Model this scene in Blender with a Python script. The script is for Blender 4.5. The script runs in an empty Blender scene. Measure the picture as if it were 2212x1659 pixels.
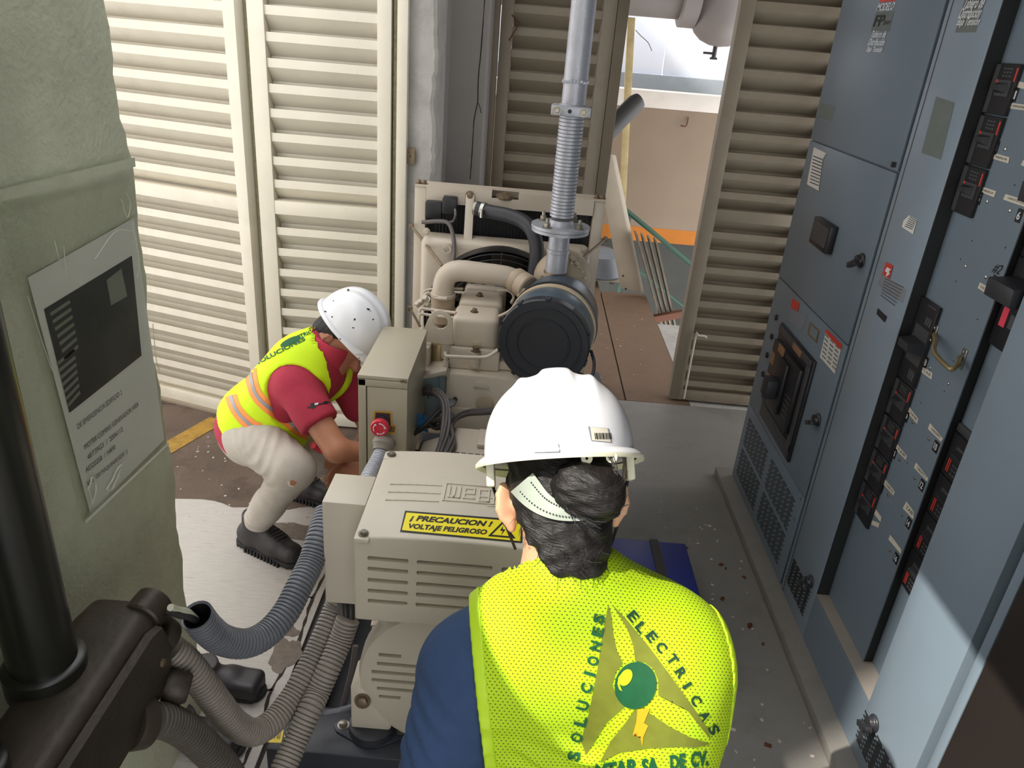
import bpy, bmesh, math, random
import numpy as np
from mathutils import Vector, Matrix
from mathutils.bvhtree import BVHTree
random.seed(7)
PI = math.pi
SC = bpy.context.scene
COL = SC.collection

# ---------------------------------------------------------------- camera, sky, sun, exposure
CAM_H = 2.0
FOC = 1619.0                       # focal length in pixels of the 2212 x 1659 frame
CX, CY = 1106.0, 829.5
RW = Matrix(((0.99648014, 0.08382713, -0.0005845),
             (0.03586538, -0.42002058, 0.90680559),
             (0.0757694, -0.90363473, -0.42154866)))   # camera (right, down, forward) -> world
cam_d = bpy.data.cameras.new('camera')
cam_d.sensor_width = 36.0
cam_d.lens = FOC / 2212.0 * 36.0
cam_d.clip_start = 0.02
cam = bpy.data.objects.new('camera', cam_d)
COL.objects.link(cam)
r_, d_, f_ = RW.col[0], RW.col[1], RW.col[2]
cam.matrix_world = Matrix(((r_[0], -d_[0], -f_[0], 0), (r_[1], -d_[1], -f_[1], 0),
                           (r_[2], -d_[2], -f_[2], CAM_H), (0, 0, 0, 1)))
SC.camera = cam

world = bpy.data.worlds.new('sky')
SC.world = world
world.use_nodes = True
bg = world.node_tree.nodes['Background']
bg.inputs[0].default_value = (0.97, 0.98, 1.0, 1)
bg.inputs[1].default_value = 3.0

sun_d = bpy.data.lights.new('sun', 'SUN')
sun_d.energy = 6.8
sun_d.angle = math.radians(0.5)
sun_d.color = (1.0, 0.95, 0.86)
sun = bpy.data.objects.new('sun', sun_d)
COL.objects.link(sun)
SUN_DIR = Vector((0.80, 0.46, -1.04)).normalized()     # direction the light travels
sun.rotation_euler = SUN_DIR.to_track_quat('-Z', 'Y').to_euler()

vs = SC.view_settings
vs.view_transform = 'Standard'
vs.look = 'None'
vs.gamma = 1.0
vs.use_curve_mapping = False
vs.exposure = 0.0

# ---------------------------------------------------------------- helpers
def _ray(px, py):
    return RW @ Vector(((px - CX) / FOC, (py - CY) / FOC, 1.0))
def at(px, py, d):                      # point at depth d along the lens axis
    return Vector((0, 0, CAM_H)) + _ray(px, py) * d
def onx(px, py, X):
    v = _ray(px, py); return Vector((0, 0, CAM_H)) + v * (X / v.x)
def ony(px, py, Y):
    v = _ray(px, py); return Vector((0, 0, CAM_H)) + v * (Y / v.y)
def onz(px, py, z=0.0):
    v = _ray(px, py); return Vector((0, 0, CAM_H)) + v * ((z - CAM_H) / v.z)

def lin(c):
    c = c / 255.0
    return c / 12.92 if c <= 0.04045 else ((c + 0.055) / 1.055) ** 2.4
def rgb(*c):
    return (lin(c[0]), lin(c[1]), lin(c[2]), 1.0)

MATS = {}
def mat(name, col, rough=0.5, metal=0.0, var=0.08, vscale=6.0, bump=0.0, bscale=60.0, dirt=None, coat=0.0, spec=0.5, stretch=None):
    m = bpy.data.materials.new(name); m.use_nodes = True
    nt = m.node_tree; N = nt.nodes; L = nt.links
    b = N['Principled BSDF']
    b.inputs['Roughness'].default_value = rough
    b.inputs['Metallic'].default_value = metal
    b.inputs['Specular IOR Level'].default_value = spec
    if coat: b.inputs['Coat Weight'].default_value = coat
    tc = N.new('ShaderNodeTexCoord')
    co = tc.outputs['Object']
    if stretch:
        mp = N.new('ShaderNodeMapping'); mp.inputs['Scale'].default_value = stretch
        L.new(co, mp.inputs['Vector']); co = mp.outputs['Vector']
    n = N.new('ShaderNodeTexNoise'); n.inputs['Scale'].default_value = vscale; n.inputs['Detail'].default_value = 6
    L.new(co, n.inputs['Vector'])
    mx = N.new('ShaderNodeMix'); mx.data_type = 'RGBA'
    c = rgb(*col)
    mx.inputs[6].default_value = tuple(x * (1 - var) for x in c[:3]) + (1,)
    mx.inputs[7].default_value = tuple(min(1, x * (1 + var)) for x in c[:3]) + (1,)
    rp = N.new('ShaderNodeMapRange'); rp.inputs[1].default_value = 0.3; rp.inputs[2].default_value = 0.7
    L.new(n.outputs['Fac'], rp.inputs[0]); L.new(rp.outputs[0], mx.inputs[0])
    out = mx.outputs[2]
    for (dc, dsc, lo, hi, amt) in (dirt or []):
        dn = N.new('ShaderNodeTexNoise'); dn.inputs['Scale'].default_value = dsc; dn.inputs['Detail'].default_value = 8
        dn.inputs['Roughness'].default_value = 0.7
        L.new(co, dn.inputs['Vector'])
        dr = N.new('ShaderNodeMapRange'); dr.inputs[1].default_value = lo; dr.inputs[2].default_value = hi; dr.inputs[4].default_value = amt
        L.new(dn.outputs['Fac'], dr.inputs[0])
        m2 = N.new('ShaderNodeMix'); m2.data_type = 'RGBA'
        m2.inputs[7].default_value = rgb(*dc)
        L.new(dr.outputs[0], m2.inputs[0]); L.new(out, m2.inputs[6]); out = m2.outputs[2]
    L.new(out, b.inputs['Base Color'])
    if bump:
        bn = N.new('ShaderNodeTexNoise'); bn.inputs['Scale'].default_value = bscale; bn.inputs['Detail'].default_value = 4
        L.new(co, bn.inputs['Vector'])
        bp = N.new('ShaderNodeBump'); bp.inputs['Strength'].default_value = bump; bp.inputs['Distance'].default_value = 0.01
        L.new(bn.outputs['Fac'], bp.inputs['Height']); L.new(bp.outputs['Normal'], b.inputs['Normal'])
    MATS[name] = m
    return m

def root_loc(o):
    while o.parent: o = o.parent
    return Vector(o.location)

def link(name, me, m, parent=None):
    o = bpy.data.objects.new(name, me)
    if m is not None:
        me.materials.clear(); me.materials.append(m)
    COL.objects.link(o)
    if parent: o.parent = parent
    return o

class G:
    def __init__(s): s.v = []; s.f = []
    def add(s, vs, fs):
        b = len(s.v); s.v += [tuple(v) for v in vs]; s.f += [tuple(i + b for i in f) for f in fs]; return s
    def box(s, x0, x1, y0, y1, z0, z1):
        return s.add([(x0,y0,z0),(x1,y0,z0),(x1,y1,z0),(x0,y1,z0),(x0,y0,z1),(x1,y0,z1),(x1,y1,z1),(x0,y1,z1)],
                     [(0,3,2,1),(4,5,6,7),(0,1,5,4),(1,2,6,5),(2,3,7,6),(3,0,4,7)])
    def obox(s, c, ux, uy, uz, hx, hy, hz):
        c = Vector(c); ux = Vector(ux).normalized()*hx; uy = Vector(uy).normalized()*hy; uz = Vector(uz).normalized()*hz
        P = [c+ux*a+uy*b+uz*d for d in (-1,1) for (a,b) in ((-1,-1),(1,-1),(1,1),(-1,1))]
        return s.add(P, [(0,3,2,1),(4,5,6,7),(0,1,5,4),(1,2,6,5),(2,3,7,6),(3,0,4,7)])
    def hexa(s, P):                     # 8 corners, bottom loop then top loop
        return s.add(P, [(0,3,2,1),(4,5,6,7),(0,1,5,4),(1,2,6,5),(2,3,7,6),(3,0,4,7)])
    def prism(s, poly, o, u, v, w, depth):
        o = Vector(o); u = Vector(u); v = Vector(v); w = Vector(w) * depth
        n = len(poly)
        P = [o+u*a+v*b for a,b in poly]; P += [p+w for p in P]
        F = [tuple(range(n-1,-1,-1)), tuple(range(n,2*n))]
        F += [(i,(i+1)%n,(i+1)%n+n,i+n) for i in range(n)]
        return s.add(P, F)
    def tube(s, path, r, n=12, caps=True, squash=None):
        P = [Vector(p) for p in path]; k = len(P)
        rs = r if isinstance(r, (list, tuple)) else [r]*k
        T = []
        for i in range(k):
            t = P[min(i+1,k-1)] - P[max(i-1,0)]
            T.append(t.normalized() if t.length > 1e-9 else Vector((0,0,1)))
        a = Vector((0,0,1)) if abs(T[0].z) < .9 else Vector((1,0,0))
        u = T[0].cross(a).normalized(); rings = []
        for i in range(k):
            u = (u - T[i]*u.dot(T[i])).normalized(); w = T[i].cross(u)
            rings.append([P[i] + (u*math.cos(2*PI*j/n) + w*math.sin(2*PI*j/n))*rs[i] for j in range(n)])
        V = [p for rg in rings for p in rg]
        F = [(i*n+j, i*n+(j+1)%n, (i+1)*n+(j+1)%n, (i+1)*n+j) for i in range(k-1) for j in range(n)]
        if caps: F += [tuple(range(n-1,-1,-1)), tuple(range((k-1)*n, k*n))]
        return s.add(V, F)
    def lathe(s, prof, o, axis, n=32, ends=True):
        o = Vector(o); w = Vector(axis).normalized()
        a = Vector((0,0,1)) if abs(w.z) < .9 else Vector((1,0,0))
        u = w.cross(a).normalized(); v = w.cross(u)
        V = []; k = len(prof)
        for r, h in prof:
            r = max(r, 1e-5)
            V += [o + w*h + (u*math.cos(2*PI*j/n)+v*math.sin(2*PI*j/n))*r for j in range(n)]
        F = [(i*n+j, i*n+(j+1)%n, (i+1)*n+(j+1)%n, (i+1)*n+j) for i in range(k-1) for j in range(n)]
        if ends: F += [tuple(range(n-1,-1,-1)), tuple(range((k-1)*n, k*n))]
        return s.add(V, F)
    def cyl(s, a, b, r, n=16):
        a = Vector(a); b = Vector(b)
        return s.lathe([(r,0),(r,(b-a).length)], a, b-a, n)
    def hexbolt(s, c, axis, r=.011, h=.009, wash=True):
        c = Vector(c); ax = Vector(axis).normalized()
        if wash: s.lathe([(r*1.45,0),(r*1.45,.002)], c, ax, 16)
        s.lathe([(r,.002),(r,h),(r*.8,h+.0015)], c, ax, 6)
        return s
    def grid(s, rows, closed=False):
        k = len(rows); n = len(rows[0])
        V = [p for rw in rows for p in rw]
        m = n if closed else n-1
        F = [(i*n+j, i*n+(j+1)%n, (i+1)*n+(j+1)%n, (i+1)*n+j) for i in range(k-1) for j in range(m)]
        return s.add(V, F)
    def mesh(s, name, loc=Vector((0,0,0)), bevel=0.0, seg=2, ang=38):
        me = bpy.data.meshes.new(name)
        l = loc
        me.from_pydata([(x-l[0], y-l[1], z-l[2]) for x,y,z in s.v], [], s.f)
        bm = bmesh.new(); bm.from_mesh(me)
        bmesh.ops.recalc_face_normals(bm, faces=bm.faces)
        if bevel:
            E = [e for e in bm.edges if len(e.link_faces) == 2 and e.calc_face_angle(0) > .6]
            bmesh.ops.bevel(bm, geom=E, offset=bevel, segments=seg, profile=.5, affect='EDGES', clamp_overlap=True)
        bm.to_mesh(me); bm.free()
        me.shade_smooth(); me.set_sharp_from_angle(angle=math.radians(ang))
        return me
    def build(s, name, m, parent=None, bevel=0.0, seg=2, ang=38):
        loc = root_loc(parent) if parent else Vector((0,0,0))
        if parent is None:
            xs = np.array(s.v); c = (xs.min(0)+xs.max(0))/2; loc = Vector((c[0], c[1], xs[:,2].min()))
        o = link(name, s.mesh(name, loc, bevel, seg, ang), m, parent)
        if parent is None: o.location = loc
        return o

def thing(name, label, cat, loc, group=None):
    o = bpy.data.objects.new(name, None); COL.objects.link(o); o.location = loc
    o.empty_display_size = .1
    o['label'] = label; o['category'] = cat
    if group: o['group'] = group
    return o
def tag(o, label, cat, group=None):
    o['label'] = label; o['category'] = cat
    if group: o['group'] = group
    return o
def struct(o, label=None):
    o['kind'] = 'structure'
    if label: o['label'] = label
    return o
def stuff(o):
    o['kind'] = 'stuff'; return o
def sroot(name, loc, label, cat='structure'):
    o = bpy.data.objects.new(name, None); COL.objects.link(o); o.location = loc
    o['kind'] = 'structure'; o['label'] = label; o['category'] = cat
    return o

def spline(pts, step=.02, rounds=3):
    P = [Vector(p) for p in pts]
    Q = [P[0]*2-P[1]] + P + [P[-1]*2-P[-2]]
    out = []
    for i in range(1, len(Q)-2):
        a,b,c,d = Q[i-1:i+3]
        n = max(2, int((c-b).length/step))
        for k in range(n):
            t = k/n
            out.append(.5*((2*b)+(c-a)*t+(2*a-5*b+4*c-d)*t*t+(3*b-a-3*c+d)*t**3))
    out.append(P[-1])
    return out
def resample(path, step):
    out = [path[0]]; acc = 0
    for a,b in zip(path, path[1:]):
        L = (b-a).length
        if L < 1e-9: continue
        t = step - acc
        while t <= L:
            out.append(a + (b-a)*(t/L)); t += step
        acc = (acc + L) % step
    return out

def text_mesh(body, bold=0.0, spacing=1.0):
    cu = bpy.data.curves.new('t', 'FONT'); cu.body = body; cu.size = 1.0; cu.offset = bold
    cu.space_character = spacing; cu.resolution_u = 3
    ob = bpy.data.objects.new('t', cu)
    me = bpy.data.meshes.new_from_object(ob)
    V = np.array([v.co[:] for v in me.vertices]) if len(me.vertices) else np.zeros((0,3))
    F = [tuple(p.vertices) for p in me.polygons]
    bpy.data.objects.remove(ob); bpy.data.curves.remove(cu); bpy.data.meshes.remove(me)
    return V, F
def text_on(body, name, m, parent, bl, br, tl, lift=None, bold=0.0, spacing=1.0, italic=0.0):
    """flat lettering filling the parallelogram bl, br, tl"""
    V, F = text_mesh(body, bold, spacing)
    mn = V.min(0); mx = V.max(0)
    bl = Vector(bl); u = Vector(br)-bl; v = Vector(tl)-bl
    n = u.cross(v).normalized()
    if lift is None: lift = n*.0012
    else: lift = Vector(lift)
    g = G()
    P = []
    for x,y,z in V:
        a = (x-mn[0])/(mx[0]-mn[0]); b = (y-mn[1])/(mx[1]-mn[1])
        P.append(bl + u*(a+italic*(b-.5)) + v*b + lift)
    g.add(P, F)
    me = bpy.data.meshes.new(name); loc = root_loc(parent)
    me.from_pydata([tuple(Vector(p)-loc) for p in g.v], [], g.f)
    return link(name, me, m, parent)
def plate(name, m, parent, bl, br, tr, tl, th=.001, bevel=0):
    """thin plate whose front face is the given quad; it is th thick, built outwards"""
    P = [Vector(p) for p in (bl, br, tr, tl)]
    n = (P[1]-P[0]).cross(P[3]-P[0]).normalized()*th
    return G().hexa(P + [p+n for p in P]).build(name, m, parent, bevel)

# --- signed distance modelling for bodies and cloth
class SDF:
    def __init__(s, lo, hi, h):
        s.lo = np.array(lo, float); s.h = h
        s.n = np.ceil((np.array(hi)-s.lo)/h).astype(int)+1
        s.ax = [s.lo[i]+h*np.arange(s.n[i]) for i in range(3)]
        s.F = np.full(s.n, 1.0, np.float32)
    def _sl(s, lo, hi):
        a = np.clip(np.floor((np.array(lo)-s.lo)/s.h).astype(int), 0, s.n)
        b = np.clip(np.ceil((np.array(hi)-s.lo)/s.h).astype(int)+1, 0, s.n)
        return tuple(slice(i,j) for i,j in zip(a,b))
    def _xyz(s, sl):
        return (s.ax[0][sl[0]][:,None,None], s.ax[1][sl[1]][None,:,None], s.ax[2][sl[2]][None,None,:])
    def _mix(s, sl, d, k):
        if 0 in d.shape: return
        F = s.F[sl]
        if k <= 0: s.F[sl] = np.minimum(F, d); return
        h = np.clip(.5+.5*(F-d)/k, 0, 1)
        s.F[sl] = F + (d-F)*h - k*h*(1-h)
    def cap(s, a, b, ra, rb=None, k=.03):
        rb = ra if rb is None else rb
        a = np.array(a, float); b = np.array(b, float); R = max(ra,rb)+k+2*s.h
        sl = s._sl(np.minimum(a,b)-R, np.maximum(a,b)+R); x,y,z = s._xyz(sl)
        d = b-a; L = d.dot(d)+1e-12
        t = np.clip(((x-a[0])*d[0]+(y-a[1])*d[1]+(z-a[2])*d[2])/L, 0, 1)
        D = np.sqrt((x-a[0]-t*d[0])**2+(y-a[1]-t*d[1])**2+(z-a[2]-t*d[2])**2) - (ra+t*(rb-ra))
        s._mix(sl, D.astype(np.float32), k); return s
    def ell(s, c, r, axes=None, k=.03):
        c = np.array(c, float); R = max(r)+k+2*s.h
        sl = s._sl(c-R, c+R); x,y,z = s._xyz(sl)
        A = np.eye(3) if axes is None else np.array([list(a) for a in axes])
        q = [((x-c[0])*A[i,0]+(y-c[1])*A[i,1]+(z-c[2])*A[i,2]) for i in range(3)]
        k0 = np.sqrt(sum((q[i]/r[i])**2 for i in range(3))); k1 = np.sqrt(sum((q[i]/r[i]**2)**2 for i in range(3)))+1e-9
        s._mix(sl, (k0*(k0-1)/k1).astype(np.float32), k); return s
    def box(s, c, r, axes=None, rd=.01, k=.02):
        c = np.array(c, float); R = np.linalg.norm(r)+k+2*s.h
        sl = s._sl(c-R, c+R); x,y,z = s._xyz(sl)
        A = np.eye(3) if axes is None else np.array([list(a) for a in axes])
        q = [np.abs((x-c[0])*A[i,0]+(y-c[1])*A[i,1]+(z-c[2])*A[i,2])-(r[i]-rd) for i in range(3)]
        o = np.sqrt(sum(np.maximum(t,0)**2 for t in q)) + np.minimum(np.maximum(np.maximum(q[0],q[1]),q[2]),0) - rd
        s._mix(sl, o.astype(np.float32), k); return s
    def plane(s, p, n):                 # keep the side n points away from
        x,y,z = s._xyz((slice(None),)*3); p = np.array(p, float); n = np.array(n, float); n = n/np.linalg.norm(n)
        s.F = np.maximum(s.F, ((x-p[0])*n[0]+(y-p[1])*n[1]+(z-p[2])*n[2]).astype(np.float32)); return s
    def sub(s, other):
        s.F = np.maximum(s.F, -other.F); return s
    def inter(s, F):
        s.F = np.maximum(s.F, F); return s
    def pd(s, p, n):
        x,y,z = s._xyz((slice(None),)*3); p = np.array(p, float); n = np.array(n, float); n = n/np.linalg.norm(n)
        return ((x-p[0])*n[0]+(y-p[1])*n[1]+(z-p[2])*n[2]).astype(np.float32)
    def noise(s, amp, waves):
        x,y,z = s._xyz((slice(None),)*3)
        for (kx,ky,kz,ph,am) in waves:
            s.F = s.F + (amp*am*np.sin(x*kx+y*ky+z*kz+ph)).astype(np.float32)
        return s
    def folds(s, c, rad, amp, k, ph=0, bend=0):   # local cloth folds: k is the wave vector
        c = np.array(c, float); sl = s._sl(c-rad, c+rad); x,y,z = s._xyz(sl)
        r2 = ((x-c[0])**2+(y-c[1])**2+(z-c[2])**2)/rad**2
        w = np.clip(1-r2, 0, 1)**2
        ph2 = (x-c[0])*k[0]+(y-c[1])*k[1]+(z-c[2])*k[2]+ph + bend*np.sin((x-c[0])*25+(z-c[2])*18)
        s.F[sl] = s.F[sl] + (amp*w*(np.abs(np.sin(ph2))-.5)).astype(np.float32)
        return s
    def surf(s, smooth=1):
        F = s.F; B = F < 0
        n = np.array(F.shape)-1
        acc = np.zeros((*n,3), np.float32); cnt = np.zeros(n, np.float32)
        for a in range(3):
            o1, o2 = [i for i in range(3) if i != a]
            lo = [slice(None)]*3; hi = [slice(None)]*3
            lo[a] = slice(0,-1); hi[a] = slice(1,None)
            f0 = F[tuple(lo)]; f1 = F[tuple(hi)]
            X = B[tuple(lo)] != B[tuple(hi)]
            t = np.where(X, f0/(f0-f1+1e-12), 0)
            for i in (0,1):
                for j in (0,1):
                    sl = [slice(None)]*3
                    sl[o1] = slice(i, n[o1]+i); sl[o2] = slice(j, n[o2]+j)
                    m = X[tuple(sl)]; tt = t[tuple(sl)]
                    cnt += m
                    acc[...,a] += np.where(m, tt, 0); acc[...,o1] += np.where(m, i, 0); acc[...,o2] += np.where(m, j, 0)
        act = cnt > 0
        ids = np.full(n, -1, np.int64); ids[act] = np.arange(act.sum())
        base = np.argwhere(act)
        V = s.lo + s.h*(base + acc[act]/cnt[act][:,None])
        Q = []
        for a in range(3):
            b, c = (a+1)%3, (a+2)%3
            lo = [slice(None)]*3; hi = [slice(None)]*3
            lo[a] = slice(0,-1); hi[a] = slice(1,None)
            B0 = B[tuple(lo)]; X = B0 != B[tuple(hi)]
            e = np.argwhere(X)
            e = e[(e[:,b]>0)&(e[:,c]>0)&(e[:,b]<n[b])&(e[:,c]<n[c])]
            if not len(e): continue
            def g(db, dc):
                q = e.copy(); q[:,b] += db; q[:,c] += dc; return ids[q[:,0],q[:,1],q[:,2]]
            q = np.stack([g(-1,-1), g(0,-1), g(0,0), g(-1,0)], 1)
            fl = ~B0[e[:,0],e[:,1],e[:,2]]
            q[fl] = q[fl][:,::-1]
            Q.append(q)
        Q = np.concatenate(Q)
        Q = Q[(Q>=0).all(1)]
        for _ in range(smooth):
            sm = np.zeros_like(V); ct = np.zeros(len(V))
            for i in range(4):
                np.add.at(sm, Q[:,i], V[Q[:,(i+1)%4]]+V[Q[:,(i-1)%4]]); np.add.at(ct, Q[:,i], 2)
            V = V*.5 + .5*sm/np.maximum(ct,1)[:,None]
        return V, Q
    def build(s, name, m, parent, smooth=1):
        V, Q = s.surf(smooth)
        loc = np.array(root_loc(parent)) if parent else np.zeros(3)
        me = bpy.data.meshes.new(name)
        me.from_pydata((V-loc).tolist(), [], Q.tolist())
        me.shade_smooth()
        return link(name, me, m, parent), BVHTree.FromPolygons(V.tolist(), Q.tolist())

def subdivide(V, F, L):
    """triangulate and split so that no edge is longer than L (pixel or metre units)"""
    bm = bmesh.new()
    vv = [bm.verts.new((v[0], v[1], 0)) for v in V]
    for f in F:
        try: bm.faces.new([vv[i] for i in f])
        except ValueError: pass
    bmesh.ops.triangulate(bm, faces=bm.faces)
    for _ in range(7):
        E = [e for e in bm.edges if e.calc_length() > L]
        if not E: break
        bmesh.ops.subdivide_edges(bm, edges=E, cuts=1)
        bmesh.ops.triangulate(bm, faces=bm.faces)
    bm.verts.index_update()
    V2 = [v.co.copy() for v in bm.verts]; F2 = [tuple(v.index for v in f.verts) for f in bm.faces]
    bm.free()
    return V2, F2
def print_on(name, m, parent, V, F, bvh, off=.0015, L=9.0):
    """print a flat pattern (laid out along the sight lines) onto a cloth surface"""
    V2, F2 = subdivide(V, F, L)
    o = Vector((0,0,CAM_H)); P = []; ok = []
    for v in V2:
        d = _ray(v.x, v.y).normalized()
        h = bvh.ray_cast(o, d, 20)
        if h[0] is None: P.append(o); ok.append(False)
        else:
            n = h[1]
            if n.dot(d) > 0: n = -n
            P.append(h[0]+n*off); ok.append(True)
    F3 = [f for f in F2 if all(ok[i] for i in f) and max((P[f[0]]-P[f[1]]).length, (P[f[1]]-P[f[2]]).length, (P[f[0]]-P[f[2]]).length) < .09]
    loc = root_loc(parent)
    me = bpy.data.meshes.new(name)
    used = sorted({i for f in F3 for i in f}); mp = {i:j for j,i in enumerate(used)}
    me.from_pydata([tuple(P[i]-loc) for i in used], [], [tuple(mp[i] for i in f) for f in F3])
    me.shade_smooth()
    return link(name, me, m, parent)
def ell_px(cx, cy, a, b, rot=0, n=40):
    c, s_ = math.cos(rot), math.sin(rot)
    return [(cx+a*math.cos(t)*c-b*math.sin(t)*s_, cy+a*math.cos(t)*s_+b*math.sin(t)*c) for t in [2*PI*i/n for i in range(n)]]
def poly_print(name, m, parent, poly, bvh, off=.0015, L=9.0):
    return print_on(name, m, parent, poly, [tuple(range(len(poly)))], bvh, off, L)
def text_px(body, x, y, w, h, rot, bold=.02, italic=0.0):
    """letters centred on pixel x, y; w, h in pixels; rot in degrees clockwise"""
    V, F = text_mesh(body, bold)
    mn = V.min(0); mx = V.max(0)
    c, s_ = math.cos(math.radians(rot)), math.sin(math.radians(rot))
    out = []
    for vx, vy, _ in V:
        b = (vy-mn[1])/(mx[1]-mn[1])-.5
        a = ((vx-mn[0])/(mx[0]-mn[0])-.5)*w + italic*h*b
        b = -b*h
        out.append((x+a*c-b*s_, y+a*s_+b*c))
    return out, F
def merge(parts):
    V = []; F = []
    for v, f in parts:
        b = len(V); V += v; F += [tuple(i+b for i in q) for q in f]
    return V, F

# ---------------------------------------------------------------- materials
M = MATS
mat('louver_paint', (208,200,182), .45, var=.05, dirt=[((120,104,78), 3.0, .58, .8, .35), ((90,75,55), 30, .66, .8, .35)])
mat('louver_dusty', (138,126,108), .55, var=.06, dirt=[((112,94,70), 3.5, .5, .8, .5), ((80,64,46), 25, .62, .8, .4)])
mat('foam', (112,106,78), .9, var=.2, vscale=60, bump=.4, bscale=200)
mat('concrete', (168,164,158), .85, var=.1, vscale=8, bump=.5, bscale=45, dirt=[((120,112,104), 6, .5, .75, .5)])
mat('concrete_grey', (140,134,130), .8, var=.06, vscale=5, bump=.15, bscale=40, dirt=[((100,95,92), 5, .5, .8, .4)])
mat('plaster', (198,201,176), .75, var=.06, vscale=4, bump=.25, bscale=80, dirt=[((122,122,98), 2.2, .45, .8, .55), ((60,58,44), 70, .67, .74, .6)])
mat('floor_pale', (184,178,170), .8, var=.08, vscale=5, bump=.25, bscale=30, stretch=(3,26,1), dirt=[((120,108,98), 3, .58, .75, .55)])
mat('floor_dirty', (96,80,68), .8, var=.2, vscale=4, bump=.3, bscale=60, dirt=[((54,42,34), 5, .5, .68, .75), ((150,140,128), 4, .6, .75, .6)])
mat('floor_grey', (134,130,124), .5, var=.08, vscale=4, bump=.08, bscale=40, dirt=[((88,80,72), 4, .5, .75, .5), ((66,52,40), 14, .66, .78, .6)])
mat('floor_brown', (114,90,70), .8, var=.12, vscale=4, bump=.25, bscale=50, dirt=[((92,70,52), 4, .5, .7, .6), ((120,110,100), 9, .62, .75, .4)])
mat('joint', (52,42,36), .95, var=.2, vscale=30)
mat('damp_stain', (112,100,88), .6, var=.15, vscale=30, dirt=[((80,70,60), 40, .5, .7, .5)])
mat('floor_yellow', (166,128,48), .75, var=.15, vscale=10, dirt=[((84,66,48), 9, .45, .65, .85)])
mat('ceiling_grey', (140,138,132), .9)
mat('wall_paint', (150,148,138), .85, dirt=[((110,105,96), 3, .5, .8, .4)])
mat('outer_beige', (142,124,106), .85, var=.05, vscale=3, dirt=[((150,128,104), 2, .5, .75, .4)])
mat('outer_orange', (182,108,24), .7)
mat('outer_grey', (64,64,60), .8)
mat('outer_white', (216,221,232), .6, var=.02)
mat('outer_ledge', (128,136,142), .6)
mat('outer_sill', (225,216,206), .7, var=.04, dirt=[((190,176,160), 5, .55, .75, .4)])
mat('tank_grey', (150,142,138), .55, var=.05)
mat('rust_brown', (92,52,30), .7, var=.15)
mat('steel_brown', (106,94,76), .6, var=.1)
mat('wood_pole', (186,166,120), .7, var=.15, vscale=12)
mat('board_beige', (176,164,146), .6)
mat('board_stack', (116,104,88), .75, var=.15, vscale=14)
mat('dark_plastic', (52,48,46), .45)
mat('green_pipe', (44,80,64), .5)
mat('tub_grey', (126,132,140), .4)
mat('genset_beige', (190,178,161), .42, var=.04, vscale=5, bump=.03, bscale=90, dirt=[((140,126,104), 6, .58, .8, .35)])
mat('alternator_beige', (206,196,178), .4, var=.03, vscale=5, bump=.05, bscale=160, dirt=[((150,138,116), 9, .62, .8, .3)])
mat('box_beige', (178,169,148), .33, var=.02)
mat('skid_black', (46,48,56), .45, var=.15, vscale=7, dirt=[((120,112,102), 4, .52, .75, .4)])
mat('bolt_steel', (150,144,132), .35, metal=.7, var=.2, vscale=80)
mat('bolt_brown', (120,104,84), .45, metal=.5, var=.2, vscale=60)
mat('slot_dark', (58,52,40), .8)
mat('rubber_black', (44,45,50), .5, var=.1, vscale=15, dirt=[((90,86,80), 12, .6, .8, .3)])
mat('fan_black', (22,22,24), .45)
mat('fan_blade', (70,62,52), .6)
mat('radiator_core', (30,30,30), .7)
mat('filter_blue', (94,110,124), .3, metal=.35, var=.08, vscale=10, dirt=[((160,170,178), 22, .66, .74, .5)])
mat('filter_black', (44,47,54), .4, var=.05)
mat('filter_belt', (190,172,142), .6)
mat('silver_paint', (176,178,186), .42, metal=.35, var=.08, vscale=20, bump=.15, bscale=120, dirt=[((120,120,128), 60, .62, .72, .4)])
mat('turbo_beige', (176,160,138), .5, var=.1, dirt=[((120,100,80), 10, .55, .75, .5)])
mat('fuel_blue', (132,150,158), .4, var=.08)
mat('blue_cloth', (70,140,200), .8, var=.2, vscale=30)
mat('blue_label', (40,84,160), .4)
mat('wire_grey', (92,86,84), .5, var=.15)
mat('cable_black', (50,48,47), .5)
mat('conduit_grey', (104,106,112), .42, var=.08, vscale=18, dirt=[((90,88,88), 14, .55, .75, .4)])
mat('conduit_tan', (140,132,122), .5, var=.08, vscale=18, dirt=[((96,88,78), 14, .55, .75, .4)])
mat('conduit_shaded', (84,78,70), .5, var=.1, vscale=18)  # tan conduit darkened, its shade put into the colour
mat('condulet', (62,54,44), .5, metal=.3, var=.2, vscale=10, bump=.15, bscale=70, dirt=[((48,40,30), 6, .5, .7, .5)])
mat('black_pipe', (30,30,26), .3, var=.1)
mat('insulation', (190,190,170), .6)
mat('red_button', (214,44,66), .3, var=.02)
mat('red_label', (206,62,48), .45, var=.03)
mat('pink_red', (230,70,90), .45)
mat('white_label', (222,222,216), .5, var=.04)
mat('cream_tape', (214,206,190), .5, var=.05)
mat('grey_label', (128,132,140), .45, var=.08, vscale=60)
mat('label_yellow', (248,228,28), .4, var=.02)
mat('sticker_yellow', (240,208,60), .5, var=.05)
mat('gold_edge', (206,156,40), .4)
mat('purple_brown', (74,52,66), .5)
mat('ink_black', (24,24,24), .5)
mat('ink_grey', (74,74,76), .6)
mat('ink_white', (224,226,230), .5)
mat('cab_blue', (113,127,139), .36, var=.03, vscale=4, bump=.02, bscale=300)
mat('cab_blue_light', (132,147,160), .36, var=.03, vscale=4, bump=.02, bscale=300)
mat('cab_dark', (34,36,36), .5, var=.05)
mat('cab_sill', (150,142,132), .6)
mat('cab_brown', (42,35,31), .5, var=.1)
mat('tape_mark', (104,112,108), .6, var=.06, vscale=20)
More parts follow.
